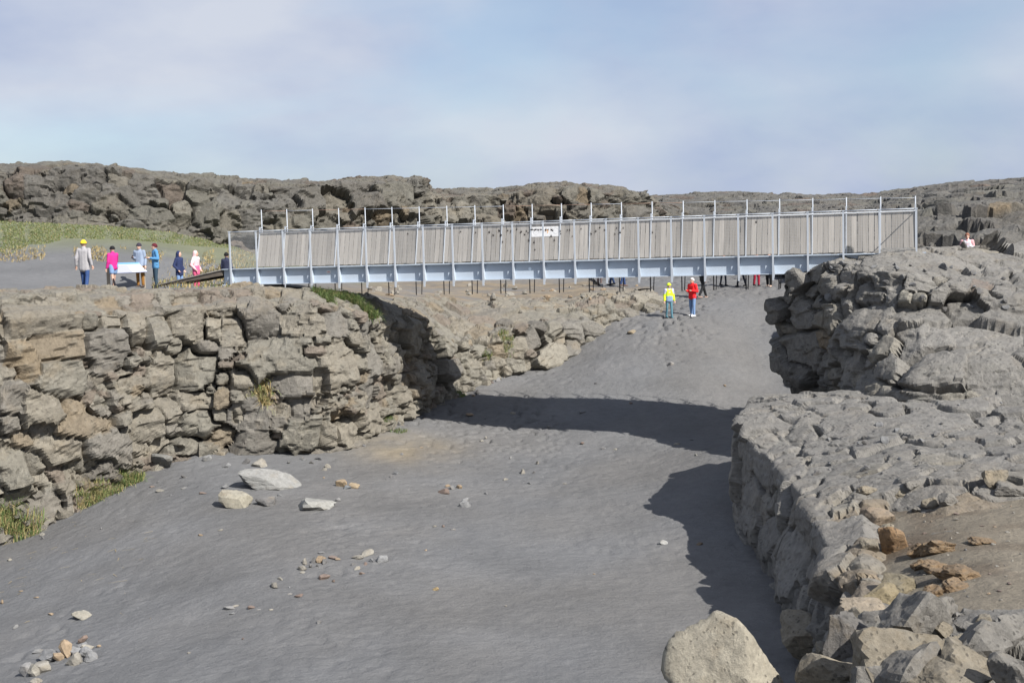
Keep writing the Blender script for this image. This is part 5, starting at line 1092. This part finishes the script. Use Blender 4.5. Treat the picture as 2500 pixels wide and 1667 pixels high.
    if skirt: link('shorts', shell([(hip[i] + P(0, 0, 0.05), hip[i] * 0.5 + knee[i] * 0.5, 0.118 * k, 0.108 * k) for i in (0, 1)] + [(hip[0], hip[1], 0.118 * k, 0.118 * k)], [], 0.020 * k, 'shorts', cloth(skirt), 3), root)
    hemz = 0.90 - long
    j = [(Z(0.075 * s, 0, hemz), Z(0.075 * s, 0, 1.12), 0.125 * k, 0.115 * k) for s in (1, -1)] + [(Z(0.065 * s, 0, 1.1), Z(0.08 * s, 0, 1.36), 0.12 * k, 0.115 * k) for s in (1, -1)]
    j += [(Z(0, 0.01, hemz), Z(0, 0, 1.36), 0.13 * k, 0.12 * k)]
    for i in (0, 1):
        j += [(Z(0.06 * (1 - 2 * i), 0, 1.40), sh[i], 0.085 * k, 0.078 * k), (sh[i], el[i], 0.076 * k, 0.062 * k), (el[i], wr[i] * 0.92 + el[i] * 0.08, 0.062 * k, 0.050 * k)]
    if collar: j += [(Z(0, 0.01, 1.44), Z(0, 0.005, 1.50), 0.088 * k, 0.075 * k)]
    jk = link('jacket', shell(j, [], 0.020 * k, 'jacket', cloth(jacket), 3), root)
    if hem: link('jacket_hem', shell([(Z(0.078 * s, 0, hemz), Z(0.076 * s, 0, 1.06), 0.130 * k, 0.124 * k) for s in (1, -1)] + [(Z(0, 0, hemz), Z(0, 0, 1.08), 0.138 * k, 0.13 * k)], [], 0.020 * k, 'jacket_hem', cloth(hem), 3), jk)
    if yoke: link('jacket_yoke', shell([(Z(0.07 * s, 0, 1.33), sh[i] + P(0, 0, 0.0), 0.118 * k, 0.084 * k) for i, s in ((0, 1), (1, -1))] + [(Z(0, 0, 1.32), Z(0, 0, 1.44), 0.126 * k, 0.095 * k)] + [(sh[i], sh[i] * 0.4 + el[i] * 0.6, 0.083 * k, 0.072 * k) for i in (0, 1)], [], 0.020 * k, 'jacket_yoke', cloth(yoke), 3), jk)
    for i in (0, 1):
        a = ank[i]; link('shoe', shell([(a + P(0, 0.045, -0.045), a + P(0, -0.02, -0.04), 0.046 * k, 0.046 * k), (a + P(0, -0.02, -0.045), a + P(0, -0.16, -0.058), 0.046 * k, 0.036 * k), (a + P(0, 0.03, 0.02), a + P(0, 0.03, -0.03), 0.045 * k, 0.045 * k)], [], 0.014 * k, 'shoe', cloth(shoes, 0.6), 2), root)
    def cap(rx, ry, rz, zoff, cutf, nm, colr, yo=0.008):
        m = MB(); nn, mm = 18, 9; b = 0
        rows = np.linspace(0.02, 1, mm)
        for r_ in rows:
            th = r_ * cutf
            for q in range(nn):
                a = 2 * math.pi * q / nn; front = 1.0 - 0.35 * max(0, -math.sin(a)) if nm == 'hair' else 1.0
                tt = th * front; m.v.append(HD(rx * math.sin(tt) * math.cos(a), yo + ry * math.sin(tt) * math.sin(a), zoff + rz * math.cos(tt)))
        for r_ in range(mm - 1):
            for q in range(nn):
                q2 = (q + 1) % nn; m.f.append([r_ * nn + q, (r_ + 1) * nn + q, (r_ + 1) * nn + q2, r_ * nn + q2])
        m.f.append(list(range(nn)))
        o = m.build(nm, cloth(colr), body, True); sd = o.modifiers.new('thick', 'SOLIDIFY'); sd.thickness = 0.012; sd.offset = 1; return o
    if hair: cap(0.088, 0.108, 0.122, 0.006, 1.75, 'hair', hair)
    if hat: cap(0.096, 0.116, 0.135, 0.008, 1.50, 'hat', hat)
    if hood:
        link('hood', shell([(Z(0, 0.05, 1.46), HD(0, 0.05, 0.0), 0.105 * k, 0.10 * k)], [(HD(0, 0.028, 0.012), (0.108 * k, 0.112 * k, 0.142 * k))], 0.018 * k, 'hood', cloth(hood), 3), jk)
    if phone is not None:
        pi_, lb = phone; R_ = Matrix.Rotation(math.radians(yaw), 4, 'Z'); d = wr[pi_] - el[pi_]; d /= np.linalg.norm(d); c = wr[pi_] + d * 0.11 * k + P(0, -0.012, 0.03)
        ph = MB(); ph.box((0, 0, 0), (0.036, 0, 0), (0, 0.0045, 0), (0, 0, 0.075)); o = ph.build('phone', M_LOCK); o.matrix_world = Matrix.Translation(base) @ R_ @ Matrix.Translation(Vector(c)) @ Matrix.Rotation(-0.7, 4, 'X'); tag(o, lb, 'phone')
    return root

NAVY = (0.022, 0.032, 0.085); JEAN = (0.03, 0.06, 0.14); LJEAN = (0.16, 0.25, 0.42); BLK = (0.015, 0.015, 0.017); WHT = (0.8, 0.8, 0.8)
PL = ('plateau',)
person(209, 711, 1.80, 172, 'person in grey jacket and yellow beanie walking away', (0.33, 0.32, 0.33), (0.035, 0.07, 0.18), (0.30, 0.32, 0.18), ('swing', 'swing'), 0.5, hat=(0.80, 0.52, 0.03), hair=(0.2, 0.15, 0.1), surf_names=PL, long=0.12)
person(279, 707, 1.66, -128, 'person in magenta puffer jacket and denim shorts holding up a phone', (0.50, 0.025, 0.20), (0.016, 0.012, 0.014), (0.10, 0.09, 0.09), ('down', 'raise'), -0.9, hat=(0.012, 0.012, 0.014), surf_names=PL, skirt=(0.17, 0.26, 0.42), pants_r=0.72, phone=(1, 'phone held up by the person in the magenta jacket'))
person(344, 701, 1.80, -12, 'person in grey blue jacket and dark cap standing behind the information board', (0.24, 0.29, 0.38), (0.25, 0.12, 0.03), (0.08, 0.06, 0.05), ('down', 'bent'), 0.0, hat=(0.035, 0.03, 0.045), hair=(0.5, 0.5, 0.5), surf_names=PL, phone=(1, 'dark phone in the hand of the person behind the information board'))
person(382, 703, 1.66, -58, 'person with short dark red hair in a bright blue jacket looking at a phone', (0.08, 0.23, 0.42), (0.03, 0.055, 0.08), BLK, ('bent', 'bent'), 0.1, hair=(0.09, 0.012, 0.02), surf_names=PL, long=0.06, phone=(1, 'dark phone in the hand of the person with red hair'))
person(440, 713, 1.66, 70, 'person in hooded navy jacket with hands in pockets behind the ramp', NAVY, LJEAN, BLK, ('pocket', 'pocket'), 0.1, hood=NAVY, surf_names=PL, long=0.12)
person(481, 711, 1.66, 75, 'person in hooded pale pink and magenta jacket behind the ramp', (0.70, 0.42, 0.45), (0.55, 0.08, 0.16), BLK, ('pocket', 'pocket'), 0.1, hood=(0.72, 0.48, 0.48), surf_names=PL, long=0.10, hem=(0.70, 0.12, 0.24), yoke=(0.75, 0.66, 0.66))
person(556, 712, 1.64, 165, 'person in dark navy jacket and black cap behind the end post of the bridge', (0.03, 0.035, 0.065), BLK, BLK, ('down', 'down'), 0.1, hat=(0.012, 0.012, 0.012), surf_names=PL, hair=(0.02, 0.015, 0.015))
person(1634, 776, 1.60, 12, 'child in lime yellow jacket and lime beanie standing on the sand', (0.55, 0.72, 0.03), (0.09, 0.20, 0.25), (0.09, 0.25, 0.30), ('down', 'down'), 0.35, hat=(0.62, 0.82, 0.04), surf_names=('sand',), head_yaw=35, hem=(0.20, 0.28, 0.40), yoke=(0.42, 0.42, 0.55), pants_r=0.85)
person(1691, 773, 1.80, -48, 'person in bright red jacket and light jeans with hands together on the sand', (0.72, 0.02, 0.025), LJEAN, WHT, ('bent', 'bent'), 0.15, hair=(0.55, 0.52, 0.50), surf_names=('sand',), long=0.02)
person(1716, 728, 1.80, 110, 'person all in black striding behind the one in red', BLK, BLK, (0.3, 0.2, 0.16), ('down', 'swing'), 0.9, hat=BLK, surf_names=('sand',))
person(1766, 698, 1.75, 25, 'person in dark blue trousers and slim boots under the bridge', (0.02, 0.03, 0.05), (0.02, 0.026, 0.04), BLK, ('down', 'down'), 0.3, hair=(0.06, 0.04, 0.03), surf_names=('sand',), pants_r=0.8)
person(1810, 700, 1.78, -150, 'person in black jeans walking beneath the bridge', (0.03, 0.03, 0.035), (0.017, 0.022, 0.035), BLK, ('down', 'down'), 0.7, hair=(0.08, 0.06, 0.04), surf_names=('sand',), pants_r=0.85)
person(1847, 699, 1.76, 20, 'person in crimson trousers beneath the bridge', (0.60, 0.03, 0.03), (0.28, 0.015, 0.035), (0.05, 0.04, 0.04), ('bent', 'down'), 0.15, hair=(0.3, 0.22, 0.12), surf_names=('sand',))
person(1878, 700, 1.78, -30, 'person in loose black trousers and tan shoes beneath the bridge', (0.03, 0.03, 0.03), (0.014, 0.014, 0.015), (0.5, 0.36, 0.28), ('down', 'bent'), 0.3, hair=(0.05, 0.04, 0.03), surf_names=('sand',), pants_r=1.15)
UB = ('plateau', 'sand', 'cliff')
person(1464, 697, 1.74, 160, 'person in brown trousers standing behind the bridge', (0.10, 0.09, 0.08), (0.11, 0.08, 0.075), (0.1, 0.08, 0.07), ('down', 'down'), 0.3, hair=(0.1, 0.07, 0.05), surf_names=UB)
person(1494, 696, 1.72, -80, 'person in dark blue jeans behind the bridge next to the brown trousers', (0.06, 0.07, 0.1), (0.025, 0.045, 0.11), BLK, ('bent', 'bent'), 0.5, hair=(0.1, 0.07, 0.05), surf_names=UB)
person(1521, 699, 1.76, 100, 'person in blue jeans and brown shoes behind the bridge', (0.08, 0.08, 0.09), (0.03, 0.055, 0.14), (0.12, 0.07, 0.05), ('down', 'bent'), 0.5, hair=(0.1, 0.07, 0.05), surf_names=UB)
hp = W(2361, 640, 39.6); hz = drop(['lava_field'], hp[0], hp[1])
person(0, 0, 1.6, -20, 'person in white and pink top sitting low among the lava rocks', (0.62, 0.60, 0.64), (0.1, 0.1, 0.14), BLK, ('bent', 'bent'), 0, hair=(0.25, 0.11, 0.07), at=(hp[0], hp[1], hz), sit=True, yoke=(0.62, 0.35, 0.36))
